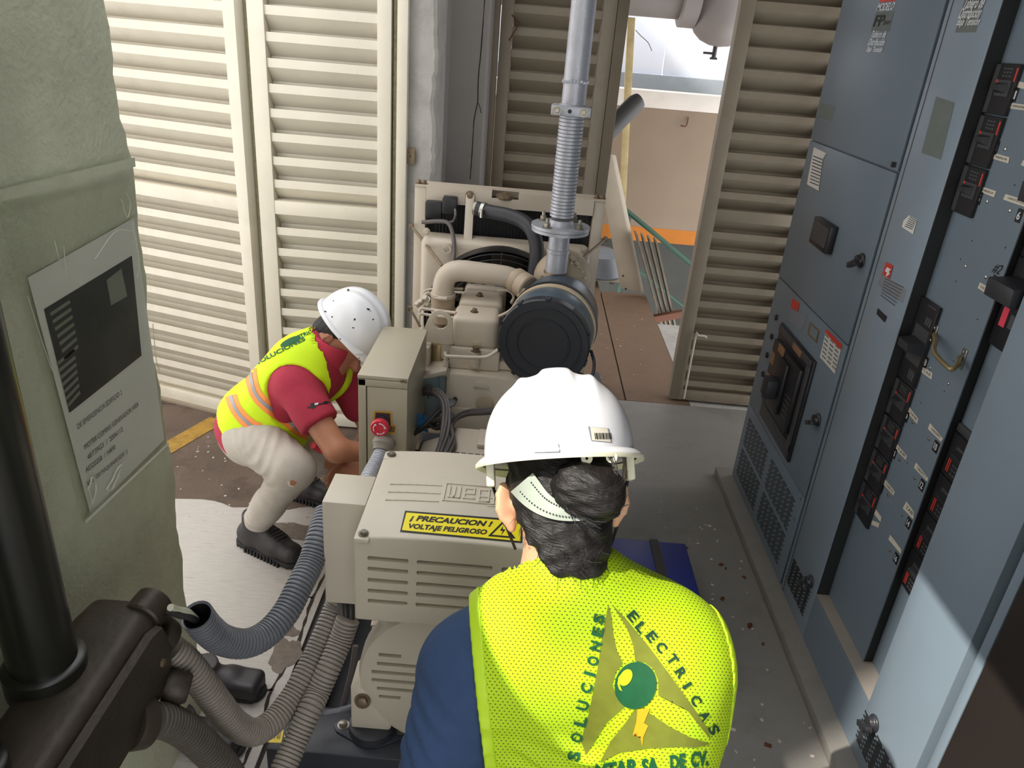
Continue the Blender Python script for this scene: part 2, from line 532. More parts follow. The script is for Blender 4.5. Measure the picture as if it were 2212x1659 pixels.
mat('breaker_black', (34,33,36), .4, var=.08)
mat('breaker_grey', (66,66,68), .45)
mat('breaker_edge', (116,114,110), .4)
mat('brass', (150,132,96), .4, metal=.6)
mat('chrome', (170,168,160), .3, metal=.9)
mat('copper_tan', (150,110,80), .5)
mat('plastic_latch', (44,44,48), .35)
mat('blue_plastic', (34,48,122), .45, var=.06)
mat('helmet_white', (232,232,235), .28, var=.01, coat=.2, dirt=[((150,150,155), 26, .70, .74, .6)])
mat('helmet_clean', (226,226,230), .25, var=.01, coat=.2)
mat('helmet_cream', (226,222,196), .45, var=.02)
mat('strap_grey', (158,166,154), .5, var=.03)
mat('navy_cloth', (46,68,104), .9, var=.06, vscale=30, bump=.3, bscale=400, dirt=[((130,150,180), 120, .70, .75, .5)])
mat('hair_dark', (20,15,14), .55, var=.35, vscale=30, stretch=(1,1,5), bump=.4, bscale=90)
mat('skin_light', (206,158,124), .5, var=.05, vscale=12)
mat('skin_tan', (176,120,92), .5, var=.06, vscale=12)
mat('shirt_red', (168,44,66), .85, var=.07, vscale=20, bump=.2, bscale=300)
mat('collar_red', (186,52,74), .85, var=.05)
mat('trousers', (182,174,164), .85, var=.06, vscale=14, bump=.2, bscale=200, dirt=[((140,130,120), 5, .58, .75, .4)])
mat('boot_black', (46,42,44), .5, var=.12, vscale=20, dirt=[((90,84,80), 12, .6, .8, .35)])
mat('sole_black', (34,33,34), .75)
mat('vest_lime', (206,238,16), .75, var=.04, vscale=10)
mat('binding_lime', (184,218,36), .6, var=.04)
mat('binding_pale', (214,226,110), .6, var=.04)
mat('stripe_orange', (250,150,70), .55, var=.03)
mat('stripe_silver', (150,148,150), .4, var=.03)
mat('print_green', (4,82,44), .7, var=.12, vscale=60)
mat('print_dark', (10,58,34), .7, var=.1, vscale=60)
mat('print_olive', (112,118,28), .75, var=.1, vscale=60)
mat('print_lime', (180,214,10), .75, var=.04)
mat('print_orange', (236,160,20), .7, var=.1)
mat('photo_dark', (44,48,50), .5, var=.25, vscale=6)
mat('photo_mid', (128,134,120), .5, var=.1)
mat('paper', (222,222,212), .6, var=.03)
mat('glue_and_shine', (196,196,180), .3)
mat('debris', (190,180,170), .8, var=.3, vscale=40)

def mesh_fabric():
    m = bpy.data.materials.new('vest_mesh'); m.use_nodes = True
    nt = m.node_tree; N = nt.nodes; L = nt.links; b = N['Principled BSDF']
    b.inputs['Roughness'].default_value = .75
    tc = N.new('ShaderNodeTexCoord'); sp = N.new('ShaderNodeSeparateXYZ'); L.new(tc.outputs['Object'], sp.inputs[0])
    def mth(op, a, bb=None):
        n = N.new('ShaderNodeMath'); n.operation = op
        for i, v in enumerate((a, bb)):
            if v is None: continue
            if isinstance(v, (int, float)): n.inputs[i].default_value = v
            else: L.new(v, n.inputs[i])
        return n.outputs[0]
    u = mth('MULTIPLY', sp.outputs[0], 150.0)
    v = mth('MULTIPLY', mth('ADD', sp.outputs[2], sp.outputs[1]), 172.0)
    row = mth('MODULO', mth('FLOOR', v), 2.0)
    u2 = mth('ADD', u, mth('MULTIPLY', row, .5))
    du = mth('SUBTRACT', mth('FRACT', u2), .5); dv = mth('SUBTRACT', mth('FRACT', v), .5)
    d = mth('SQRT', mth('ADD', mth('MULTIPLY', du, du), mth('MULTIPLY', dv, dv)))
    hole = mth('LESS_THAN', d, .2)
    mx = N.new('ShaderNodeMix'); mx.data_type = 'RGBA'
    mx.inputs[6].default_value = rgb(178,212,10); mx.inputs[7].default_value = rgb(84,98,10)
    L.new(hole, mx.inputs[0]); L.new(mx.outputs[2], b.inputs['Base Color'])
    bp = N.new('ShaderNodeBump'); bp.inputs['Strength'].default_value = .5; bp.inputs['Distance'].default_value = .002; bp.invert = True
    L.new(hole, bp.inputs['Height']); L.new(bp.outputs['Normal'], b.inputs['Normal'])
    MATS['vest_mesh'] = m
mesh_fabric()
# window glass / clear plastic sleeve
def clear_film():
    m = bpy.data.materials.new('clear_film'); m.use_nodes = True
    N = m.node_tree.nodes; L = m.node_tree.links
    N.remove(N['Principled BSDF'])
    t = N.new('ShaderNodeBsdfTransparent'); g = N.new('ShaderNodeBsdfGlossy'); g.inputs['Roughness'].default_value = .12
    t.inputs[0].default_value = (.98,.985,.97,1)
    fr = N.new('ShaderNodeFresnel'); fr.inputs[0].default_value = 1.35
    n = N.new('ShaderNodeTexNoise'); n.inputs['Scale'].default_value = 9; n.inputs['Distortion'].default_value = 2
    tc = N.new('ShaderNodeTexCoord'); L.new(tc.outputs['Object'], n.inputs['Vector'])
    bp = N.new('ShaderNodeBump'); bp.inputs['Strength'].default_value = .12; bp.inputs['Distance'].default_value = .02
    L.new(n.outputs['Fac'], bp.inputs['Height']); L.new(bp.outputs[0], g.inputs['Normal']); L.new(bp.outputs[0], fr.inputs['Normal'])
    ml = N.new('ShaderNodeMath'); ml.operation = 'MULTIPLY'; ml.inputs[1].default_value = .35; L.new(fr.outputs[0], ml.inputs[0])
    mx = N.new('ShaderNodeMixShader'); L.new(ml.outputs[0], mx.inputs[0]); L.new(t.outputs[0], mx.inputs[1]); L.new(g.outputs[0], mx.inputs[2])
    L.new(mx.outputs[0], N['Material Output'].inputs['Surface'])
    MATS['clear_film'] = m
clear_film()
# ================================================================ THE SETTING
FACE = 1.16            # front plane of the switchboards
# floor: one empty with the separate pours as children
floor = sroot('floor', (0,1,0), 'concrete floor, pale by the left pillar, grey by the cabinets, brown outside')
G().box(-3.2,-.66, -2.0,2.86, -.12,0).build('pale_slab', M['floor_pale'], floor)
G().box(-3.2,-.66, 2.86,3.66, -.12,-.001).build('dirty_slab', M['floor_dirty'], floor)
G().box(-.645,2.2, -2.0,4.2, -.12,0).build('grey_slab', M['floor_grey'], floor)
G().box(-.655,-.648, -2.0,3.66, -.12,-.006).build('joint', M['joint'], floor)
G().box(-3.2,.705, 4.21,9.0, -.12,-.002).build('brown_slab', M['floor_brown'], floor)
G().box(-3.2,-.66, 3.67,4.2, -.12,-.002).build('back_slab', M['floor_dirty'], floor)
G().box(.715,1.11, 4.21,6.42, -.12,-.002).build('brown_slab', M['floor_brown'], floor)
G().box(1.115,1.75, 4.21,5.68, -.12,-.004).build('landing_slab', M['concrete'], floor)
# irregular crack along the joint of the pale slab, and one across it
def ribbon(name, pts, w, m, parent, z=.0012):
    g = G(); rows = []
    rnd = random.Random(len(pts))
    P = spline([Vector((x,y,0)) for x,y in pts], .03)
    for i,p in enumerate(P):
        t = (P[min(i+1,len(P)-1)]-P[max(i-1,0)]).normalized(); n = Vector((-t.y,t.x,0))
        ww = w*rnd.uniform(.35,1.2); j = rnd.uniform(-.5,.5)*w
        rows.append([p+n*(ww+j)+Vector((0,0,z)), p-n*(ww-j)+Vector((0,0,z))])
    g.grid(rows); return g.build(name, m, parent)
ribbon('crack', [(-.672,2.5),(-.69,2.2),(-.678,2.0),(-.70,1.78),(-.69,1.6),(-.70,1.45)], .006, M['joint'], floor)
ribbon('crack', [(-.70,1.78),(-.78,1.755),(-.9,1.745),(-1.1,1.75),(-1.4,1.74)], .005, M['joint'], floor)
ribbon('crack', [(-.69,2.22),(-.73,2.235),(-.78,2.23)], .006, M['joint'], floor)
def blob(name, c, rx, ry, m, parent, z=.0015, seed=1, n=40, jag=.25):
    rnd = random.Random(seed); ph = [rnd.uniform(0,6.28) for _ in range(6)]
    pts = []
    for i in range(n):
        t = 2*PI*i/n
        r = 1 + jag*(math.sin(2*t+ph[0])*.5+math.sin(3*t+ph[1])*.4+math.sin(5*t+ph[2])*.3+math.sin(9*t+ph[3])*.2+math.sin(14*t+ph[4])*.12)
        pts.append((c[0]+rx*r*math.cos(t), c[1]+ry*r*math.sin(t), z))
    g = G(); g.add(pts, [tuple(range(n))]); return g.build(name, m, parent)
blob('damp_patch', (-.705,1.93), .045, .085, M['damp_stain'], floor, seed=4)
blob('damp_patch', (-.72,2.04), .03, .025, M['damp_stain'], floor, seed=9)
blob('dirt_patch', (-1.2,2.95), .42, .22, M['floor_dirty'], floor, z=.0013, seed=3)
blob('dirt_patch', (-.9,2.62), .16, .05, M['damp_stain'], floor, z=.0016, seed=5)
G().add([(-1.90,2.78,.002),(-1.80,2.74,.002),(-1.52,3.52,.002),(-1.62,3.55,.002)], [(0,1,2,3)]).build('floor_marking', M['floor_yellow'], floor)
g = G(); rnd = random.Random(11)
for i in range(150):
    zone = rnd.random()
    if zone < .45: x, y = rnd.uniform(-1.6,-.8), rnd.uniform(2.6,3.4)
    elif zone < .9: x, y = rnd.uniform(.75,1.08), rnd.uniform(1.3,3.2)
    else: x, y = rnd.uniform(.3,1.0), rnd.uniform(4.4,6)
    s = rnd.uniform(.002,.006); a = rnd.uniform(0,3.1)
    g.obox((x,y,s*.4), (math.cos(a),math.sin(a),0), (-math.sin(a),math.cos(a),0), (0,0,1), s*rnd.uniform(.6,1.6), s*.6, s*.4)
stuff(g.build('debris', M['debris'], floor))
g = G()
for i in range(16):
    x, y = rnd.uniform(.74,1.05), rnd.uniform(1.3,2.9); a = rnd.uniform(0,3.1); s = rnd.uniform(.004,.011)
    g.obox((x,y,.002), (math.cos(a),math.sin(a),0), (-math.sin(a),math.cos(a),0), (0,0,1), s, s*.6, .002)
stuff(g.build('leaf_litter', M['rust_brown'], floor))
# equipment plinth under the switchboards
struct(G().box(1.09,2.0, .2,3.4, 0,.045).build('trim_1', M['floor_grey'], None, .004), 'low grey concrete plinth under the row of blue cabinets')['category'] = 'plinth'

# left pillar: broken plaster edge
def pillar():
    g = G(); rows = []
    rnd = random.Random(5)
    zs = [i*.03 for i in range(0, 81)]
    edge = [1.70+.012*math.sin(z*9)+.008*math.sin(z*23+1)+rnd.uniform(-.004,.004) for z in zs]
    g.grid([[(-.89,-2.2,z),(-.89,.9,z),(-.89,1.2,z),(-.89,e-.02,z),(-.898,e,z),(-.93,e+.006,z),(-1.25,e+.006,z),(-1.25,-2.2,z),(-.89,-2.2,z)] for z,e in zip(zs,edge)])
    n = 9; g.f.append(tuple(range((len(zs)-1)*n, len(zs)*n)))
    return g.build('wall_left', M['plaster'])
p = struct(pillar(), 'pale green plastered pillar at the left with a chipped edge'); p['category'] = 'wall'
# scuff and small chips on the plaster
G().add([(-.8885,1.497,.522),(-.8885,1.52,.532),(-.8885,1.545,.516),(-.8885,1.562,.51),(-.8885,1.553,.5),(-.8885,1.52,.512)],[(0,1,2,3,4,5)]).build('plaster_scar', M['ink_black'], p)
G().add([(-.8885,1.43,.44),(-.8885,1.475,.505),(-.8885,1.468,.43)],[(0,1,2)]).build('plaster_scar', M['tape_mark'], p)

# concrete columns between the doors
g = G(); rows = []
rnd = random.Random(8)
for i in range(0,90):
    z = i*.031; j = rnd.uniform(-.006,.006)+.005*math.sin(z*14)
    rows.append([(-.645,3.66,z),(-.635,3.60,z),(-.47+j,3.60,z),(-.455+j,3.612,z),(-.455,3.95,z),(-.645,3.95,z)])
g.grid(rows)
p = struct(g.build('wall_back_1', M['concrete']), 'rough concrete column beside the second louver door'); p['category'] = 'column'
g = G(); rows = []
for i in range(0,90):
    z = i*.031
    rows.append([(-.47,3.96,z),(-.44,3.99,z),(-.262,3.99,z),(-.25,4.0,z),(-.25,4.35,z),(-.47,4.35,z)])
g.grid(rows)
p = struct(g.build('wall_back_2', M['concrete_grey']), 'grey cracked concrete column behind the radiator'); p['category'] = 'column'
ck = [(-.275,2.55),(-.283,2.2),(-.288,1.95),(-.295,1.78),(-.292,1.68),(-.305,1.6),(-.306,1.45),(-.31,1.3)]
g = G(); P = spline([Vector((x,3.989,z)) for x,z in ck], .03); rr = random.Random(2)
g.grid([[(q.x-.0015-rr.uniform(0,.002),3.9885,q.z),(q.x+.0015+rr.uniform(0,.002),3.9885,q.z)] for q in P])
P = spline([Vector((x,3.989,z)) for x,z in ((-.292,1.68),(-.28,1.66),(-.272,1.63))], .02)
g.grid([[(q.x-.002,3.9885,q.z),(q.x+.002,3.9885,q.z)] for q in P])
g.build('crack', M['joint'], p)

ROOF_X0 = -.36
# ceiling and the walls round the room that the frame does not show
CZ = 2.72
p = sroot('ceiling', (0,1,CZ), 'grey concrete ceiling above the machine room, open along the left', 'ceiling')
G().box(ROOF_X0,2.2, -2.2,4.4, CZ,CZ+.15).build('slab', M['ceiling_grey'], p)
p = struct(G().box(2.0,2.15, -2.2,3.5, 0,CZ).build('wall_right', M['wall_paint']), 'painted wall behind the blue cabinets'); p['category'] = 'wall'
p = struct(G().box(1.52,2.15, 4.25,4.4, 0,CZ).build('wall_back_3', M['wall_paint']), 'painted wall beside the right louver door'); p['category'] = 'wall'
aD = Vector((-.867,-.498,0)); pD = Vector((-.498,.867,0))
p = struct(G().obox(aD*11+pD*(.93+4.6)+Vector((0,0,9.5)), aD, pD, (0,0,1), 1.5, 4.6, 9.6).build('sun_blocker', M['outer_beige']), 'unseen block added to keep the sun off the yard and generator'); p['category'] = 'sun blocker'  # added out of view only to block the sun
p = struct(G().box(-3.2,-.66, 3.96,4.02, 0,3.0).build('wall_back_4', M['wall_paint']), 'wall close behind the two left louver doors'); p['category'] = 'wall'
p = struct(G().box(-1.5,4.5, 4.55,7.5, 2.95,3.1).build('ceiling_outside', M['ceiling_grey']), 'concrete overhang above the passage outside'); p['category'] = 'ceiling'
p = struct(G().box(-.9,-.2, -2.2,-2.05, 0,CZ).build('wall_front', M['wall_paint']), 'painted wall behind the viewer'); p['category'] = 'wall'

# ---------------------------------------------------------------- louver doors
SLAT_PROF = [(0,.0),(0,.037),(.0028,.037),(.0028,.0018),(.066,-.060),(.066,-.118),(.0632,-.118),(.0632,-.0612)]
def louver_door(name, label, o, ang, w, ztop, stile_l, stile_r, mid, slats, m, lean=(0,0)):
    """o = lower left front corner on the floor, ang = heading of the width, room side faces -v"""
    u = Vector((math.cos(ang), math.sin(ang), 0)); v = Vector((-u.y, u.x, 0))      # v points outwards
    o = Vector(o)
    root = sroot(name, o, label, 'door')
    def B(x0,x1,d0,d1,z0,z1,nm,bev=.002):
        P = [o+u*a+v*b+Vector((0,0,c)) for c in (z0,z1) for a,b in ((x0,d0),(x1,d0),(x1,d1),(x0,d1))]
        return G().hexa(P).build(nm, m, root, bev)
    B(0,stile_l,-.012,.068,.012,ztop,'stile'); B(w-stile_r,w,-.012,.068,.012,ztop,'stile')
    B(stile_l,w-stile_r,-.01,.045,.012,.075,'bottom_rail'); B(stile_l,w-stile_r,-.01,.045,mid-.032,mid+.032,'middle_rail')
    me = None
    for k,z in enumerate(slats):
        if me is None:
            g = G(); x0, x1 = stile_l+.001, w-stile_r-.001
            g.prism(SLAT_PROF, o+u*x0, v, Vector((0,0,1)), u, x1-x0)
            me = g.mesh('slat', o, 0, 2, 20)
            for mt in [m]: me.materials.append(mt)
        s = bpy.data.objects.new('slat', me); COL.objects.link(s); s.parent = root; s.location = (0,0,z)
    return root, u, v
PITCH = .1035
low = [1.14-PITCH*i for i in range(11)]; up = [1.262+.1052*i for i in range(13)]
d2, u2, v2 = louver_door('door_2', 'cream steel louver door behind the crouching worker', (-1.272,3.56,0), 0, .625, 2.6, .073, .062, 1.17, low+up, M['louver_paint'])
def drop_bolt(root, x, z0, z1, o, u, v, m):
    g = G(); P = [Vector(o)+u*x-v*.03+Vector((0,0,z)) for z in (z0,z1)]
    P += [Vector(o)+u*(x+.012)-v*.032+Vector((0,0,z1+.014)), Vector(o)+u*(x+.055)-v*.034+Vector((0,0,z1+.013)), Vector(o)+u*(x+.062)-v*.034+Vector((0,0,z1+.004))]
    g.tube(spline(P,.01), .0065, 8); g.build('drop_bolt', m, root)
drop_bolt(d2, .085, .1, .42, (-1.272,3.56,0), u2, v2, M['louver_paint'])
a1 = math.radians(-17.0); w1 = 1.1
u1 = Vector((math.cos(a1), math.sin(a1),0)); o1 = Vector((-1.312,3.535,0)) - u1*w1
d1, u1, v1 = louver_door('door_1', 'bright cream steel louver door at far left, ajar', o1, a1, w1, 2.6, .07, .062, 1.17, low+up, M['louver_paint'])
G().box(-1.292,-1.276,3.575,3.62,.01,2.6).build('door_stop', M['foam'], d2)
# sill under the left doors
p = struct(G().obox(o1+u1*.5+Vector((0,0,.002))+v1*.015, u1, v1, (0,0,1), .62,.045,.012).build('trim_2', M['louver_dusty'], None, .003), 'rusty steel sill under the far left louver door'); p['category'] = 'sill'
# frame post right of door 2 with foam seal
p = struct(G().box(-.622,-.575,3.545,3.60,0,2.6).build('door_frame_2', M['louver_paint'], None, .003), 'cream steel post between louver door and concrete column'); p['category'] = 'door frame'
G().box(-.640,-.626,3.565,3.60,.02,2.6).build('seal_strip', M['foam'], p)
g = G().box(-.582,-.54,3.575,3.585,1.42,1.49); g.build('hinge_plate', M['bolt_brown'], p)
G().hexbolt((-.56,3.575,1.455),(0,-1,0),.004,.004,False).build('screw', M['ink_black'], p)
# right part of the opening
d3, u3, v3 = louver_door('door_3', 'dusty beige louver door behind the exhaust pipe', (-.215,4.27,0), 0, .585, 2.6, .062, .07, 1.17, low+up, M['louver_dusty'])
p = struct(G().box(-.262,-.222,4.24,4.33,0,2.6).build('door_frame_3', M['louver_dusty'], None, .003), 'beige steel post left of the louver door behind the exhaust'); p['category'] = 'door frame'
G().box(-.258,-.226,4.233,4.241,1.22,1.30).build('hinge_plate', M['louver_dusty'], p)
g = G(); g.tube([(-.16,4.25,2.09),(-.118,4.24,2.055),(-.165,4.24,1.97)], .004, 6); g.build('wire_hook', M['rust_brown'], d3)
p = struct(G().box(.372,.43,4.25,4.42,0,2.7).build('door_frame_4', M['steel_brown'], None, .003), 'brown steel post right of the exhaust pipe'); p['category'] = 'door frame'
G().box(.428,.438,4.38,4.45,0,2.7).build('rusty_edge', M['rust_brown'], p)
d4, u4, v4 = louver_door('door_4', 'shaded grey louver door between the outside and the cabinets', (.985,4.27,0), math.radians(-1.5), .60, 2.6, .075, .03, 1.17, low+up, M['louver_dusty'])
drop_bolt(d4, .088, .03, .44, (.985,4.27,0), u4, v4, M['louver_paint'])

# ---------------------------------------------------------------- outside the back opening
OY = 7.4
p = sroot('wall_outside', (1.2,OY,0), 'beige outer wall with an orange stripe and white coping')
def zz(px,py,Y=OY): return ony(px,py,Y).z
G().box(-1.5,4.5, OY,OY+.15, .38,1.485).build('beige_band', M['outer_beige'], p)
G().box(-1.5,4.5, OY-.002,OY+.15, .24,.38).build('orange_stripe', M['outer_orange'], p)
G().box(-1.5,4.5, OY,OY+.15, -1.6,.24).build('grey_band', M['outer_grey'], p)
G().box(-1.5,4.5, OY-.03,OY+.25, 1.485,1.63).build('coping', M['outer_sill'], p, .006)
p2 = sroot('wall_far', (1.2,9,0), 'white sheet wall above the coping, in bright daylight')
for k in range(6):
    x0 = -2.6+1.32*k
    G().box(x0+.006,x0+1.314, 9.0,9.05, 1.72,4.6).build('panel', M['outer_white'], p2, .004)
G().box(-2.6,5.3, 8.93,9.0, 1.3,1.72).build('ledge', M['outer_ledge'], p2, .01)
g = G(); g.tube(spline([ony(1487,253,OY-.02),ony(1484,268,OY-.03),ony(1480,273,OY-.05),ony(1470,271,OY-.05)],.01), .006, 6)
g.build('wire_hook', M['rust_brown'], p)
# stair pit walls
p = struct(G().box(.72,4.0, 5.7,8, -1.75,-1.6).build('floor_pit', M['floor_dirty']), 'dark bottom of the stair pit outside'); p['category'] = 'floor'

# storage tank with its pipe
c = Vector((1.28,6.0,0)); t = thing('storage_tank', 'grey domed tank end with drain valve hanging outside above the coping', 'tank', (c.x,c.y,2.0))
prof = [(.003,2.03),(.07,2.038),(.14,2.066),(.19,2.11),(.225,2.17),(.24,2.25),(.24,2.9)]
G().lathe(prof, (c.x,c.y,0), (0,0,1), 40).build('tank_body', M['tank_grey'], t)
G().cyl((-.6,6.0,2.37),(1.0,6.0,2.37),.185,28).build('inlet_pipe', M['tank_grey'], t)
G().lathe([(.2,0),(.225,.01),(.225,.12),(.2,.13)],(.955,6.0,2.36),(1,0,0),32).build('pipe_collar', M['tank_grey'], t)
g = G().cyl((c.x-.02,6.0,2.04),(c.x-.02,6.0,1.955),.016,10); g.cyl((c.x-.02,6,1.985),(c.x-.1,6,1.985),.008,8); g.box(c.x-.045,c.x+.005,5.99,6.01,1.945,1.96)
g.build('drain_valve', M['dark_plastic'], t)
# wooden pole
a = ony(1362,250,7.0); b = ony(1373,38,7.0)
t = G(); t.obox((a+b)/2 - Vector((0,0,.4)), (1,0,0),(0,1,0),(b-a), .03,.03,(b-a).length/2+.4)
o = t.build('wooden_pole', M['wood_pole'], None, .004); tag(o, 'weathered upright wooden pole outside, seen left of the tank', 'pole')
g = G(); g.tube(spline([ony(1373,65,6.97),ony(1385,78,6.95),ony(1400,92,6.95),ony(1408,110,6.95)],.02), .003, 5); g.build('tie_wire', M['rust_brown'], o)
# dark gutter offcut poking past the post
A = ony(1318,287,4.62); B = ony(1378,226,4.85)
ax = (B-A).normalized(); s_ = ax.cross(Vector((0,0,1))).normalized(); n_ = s_.cross(ax)
g = G(); rows = []
for p_ in (A-ax*.14, A, B-ax*.05, B):
    k = .85 if p_ is B else 1
    rows.append([p_ + s_*(.055*k*math.cos(q)) + n_*(.085*k*math.sin(q)) for q in [PI*(.0+i/10) for i in range(11)]] + [p_ + s_*(.05*k*math.cos(q)) + n_*(.078*k*math.sin(q)-.004) for q in [PI*(1-i/10) for i in range(11)]])
g.grid(rows, True); g.f.append(tuple(range(22))); g.f.append(tuple(range(66,88)))
o = g.build('gutter', M['dark_plastic']); tag(o, 'dark half round gutter piece sticking out past the brown steel post', 'gutter')
# beige panel leaning
Yb = 6.36
P = [ony(1340,622,Yb), ony(1384,634,Yb), ony(1322,335,Yb), ony(1285,330,Yb)]
n_ = Vector((.18,.12,0))*.2
g = G(); g.hexa([P[0],P[1],P[2],P[3],P[0]+n_,P[1]+n_,P[2]+n_,P[3]+n_])
o = g.build('leaning_panel', M['board_beige'], None, .006); tag(o, 'long beige sheet panel leaning slantwise beside the radiator, outside', 'panel')
g = G()
for px,py in ((1346,596),(1352,624)): g.cyl(ony(px,py,Yb-.003), ony(px,py,Yb+.001), .009, 10)
g.build('screw_hole', M['ink_black'], o)
# grey tub on beige base
Yt = 6.75
A = ony(1294,588,Yt); 
t = thing('plastic_tub', 'grey plastic tub on a beige base behind the leaning panel', 'tub', (A.x,Yt,0))
g = G(); g.lathe([(.23,0),(.25,.02),(.24,.11),(.21,.19),(.12,.23),(.01,.235)], (A.x-.02,Yt,A.z-.01),(0,0,1),28); g.build('tub_body', M['tub_grey'], t)
g = G(); g.box(A.x-.36,A.x+.24,Yt-.22,Yt+.22,max(.05,A.z-.16),A.z-.01); g.build('tub_base', M['board_beige'], t, .02)
for sx in (-.22,.12): G().box(A.x+sx-.02,A.x+sx+.02,Yt-.1,Yt+.1,-.002,max(.052,A.z-.158)).build('foot', M['dark_plastic'], t)
# boards standing in the pit corner
for k in range(4):
    x = 1373+14*k
    T = ony(x,502+5*k,6.3+.0*k); Bm = ony(1412+14*k,640+16*k,6.3)
    d = (Bm-T); e = d.normalized(); T2 = T; B2 = T+e*(d.length+.5)
    g = G(); g.obox((T2+B2)/2, (1,0,0),(0,1,0), e, .009,.07,(B2-T2).length/2)
    o = g.build('board', M['board_stack'], None, .002)
    tag(o, ('weathered board standing on edge by the stair pit, leftmost of the row', 'weathered board second from the left in the row by the stair pit', 'weathered board third from the left in the row by the stair pit', 'weathered board standing on edge by the stair pit, rightmost of the row')[k], 'board', 'boards standing by the stair pit')
# green handrail
A = ony(1345,448,6.9); B = ony(1495,572,6.9); e = (B-A)
t = thing('handrail', 'green sloping handrail going down the stair pit', 'handrail', (A.x,6.9,0))
G().tube([A+e*.02,B+e*.6], .022, 10).build('top_rail', M['green_pipe'], t)
G().tube([A+e*.02-Vector((0,.0,.42)),B+e*.6-Vector((0,0,.42))], .014, 10).build('lower_rail', M['green_pipe'], t)
for q in (.1,1.2):
    C_ = A+e*q; G().tube([C_,C_-Vector((0,0,1.1))], .018, 10).build('rail_post', M['green_pipe'], t)
# rust step beam in the pit
o = G().obox(ony(1466,679,6.2),(1,0.1,.25),(0,1,0),(0,0,1),.3,.03,.03).build('rusty_beam', M['rust_brown']); tag(o, 'short rusty beam lying in the stair pit mouth', 'beam')
# dark bar on the floor right of the engine
o = G().hexa([(.50,4.02,0),(.585,4.02,0),(.565,4.46,0),(.50,4.46,0),(.50,4.02,.07),(.575,4.02,.07),(.555,4.46,.07),(.50,4.46,.07)]).build('rubber_strip', M['skid_black'], None, .015)
tag(o, 'dark rounded bar lying on the brown floor right of the engine', 'bar')
# ================================================================ boolean helper
def carve(o, g):
    """cut the solid g out of object o (applied, the cutter is removed)"""
    me = g.mesh('cut', root_loc(o)); c = bpy.data.objects.new('cut', me); COL.objects.link(c)
    c.parent = o.parent if o.parent else None
    if o.parent is None: c.location = o.location
    md = o.modifiers.new('b', 'BOOLEAN'); md.operation = 'DIFFERENCE'; md.solver = 'EXACT'; md.object = c
    bpy.context.view_layer.update()
    dg = bpy.context.evaluated_depsgraph_get()
    nm = bpy.data.meshes.new_from_object(o.evaluated_get(dg))
    o.modifiers.clear(); old = o.data; o.data = nm; bpy.data.meshes.remove(old)
    nm.name = o.name
    bpy.data.objects.remove(c); bpy.data.meshes.remove(me)
    nm.shade_smooth(); nm.set_sharp_from_angle(angle=math.radians(38))
    return o

# ================================================================ GENERATOR SET
GX = -.105
gen = thing('generator_set', 'beige diesel generator set with fan radiator, standing on a dark steel skid', 'generator', (GX,2.3,0))
B = M['genset_beige']; AB = M['alternator_beige']
# skid
g = G()
for x0,x1 in ((-.60,-.50),(.29,.39)):
    g.box(x0,x1,1.60,3.40,.02,.03); g.box(x0,x1,1.60,3.40,.135,.145); g.box(x0 if x0<0 else x1-.01,(x0 if x0<0 else x1-.01)+.01,1.60,3.40,.03,.135)
sk = g.build('skid_rail', M['skid_black'], gen)
cb = G().box(-.60,.40,1.44,1.60,.0,.15).build('cross_beam', M['skid_black'], gen, .006)
G().box(-.60,.40,2.35,2.47,.0,.13).build('cross_beam', M['skid_black'], gen, .006)
G().box(-.60,.40,3.2,3.38,.0,.13).build('cross_beam', M['skid_black'], gen, .006)
G().box(-.50,.29,1.60,2.35,.02,.03).build('drip_pan', M['skid_black'], gen)
plate('yellow_sticker', M['sticker_yellow'], cb, onz(579,1604,.15), onz(608,1605,.15), onz(613,1577,.15), onz(586,1577,.15), .0008)
text_on('NI', 'sticker_mark', M['ink_grey'], cb, onz(592,1596,.152), onz(604,1596,.152), onz(595,1582,.152), (0,0,0))
g = G(); g.hexbolt(onz(625,1590,.15),(0,0,1),.010,.012); g.build('bolt', M['bolt_steel'], cb)
# alternator frame
R = .245; zc = .385
alt = G().lathe([(R-.03,0),(R-.008,.008),(R,.025),(R,.07),(R-.012,.075),(R-.012,.62),(R,.625),(R,.68)], (GX-.005,1.50,zc), (0,1,0), 48).build('alternator_frame', AB, gen, ang=30)
g = G(); rowsz = [.475,.443,.412,.382,.352,.322]
for i,z in enumerate(rowsz):
    hw = [.03,.2,.215,.215,.2,.03][i]
    if hw < .1:
        for q in (-1,1): g.box(GX+q*.16-hw, GX+q*.16+hw, 1.49,1.53, z-.006,z+.006)
    else:
        g.box(GX-.195*hw/.2, GX-.03, 1.49,1.53, z-.006,z+.006); g.box(GX+.03, GX+.195*hw/.2, 1.49,1.53, z-.006,z+.006)
carve(alt, g)
G().lathe([(R-.06,.032),(R-.06,.04)], (GX-.005,1.50,zc),(0,1,0),32).build('vent_screen', M['slot_dark'], gen)
g = G()
for k in range(14):
    a = PI*.62 + k*.1
    c_ = Vector((GX-.005+math.cos(a)*(R-.008), 1.9, zc+math.sin(a)*(R-.008)))
    g.obox(c_, (math.cos(a),0,math.sin(a)), (0,1,0), (-math.sin(a),0,math.cos(a)), .012,.2,.003)
g.build('cooling_fin', AB, gen)
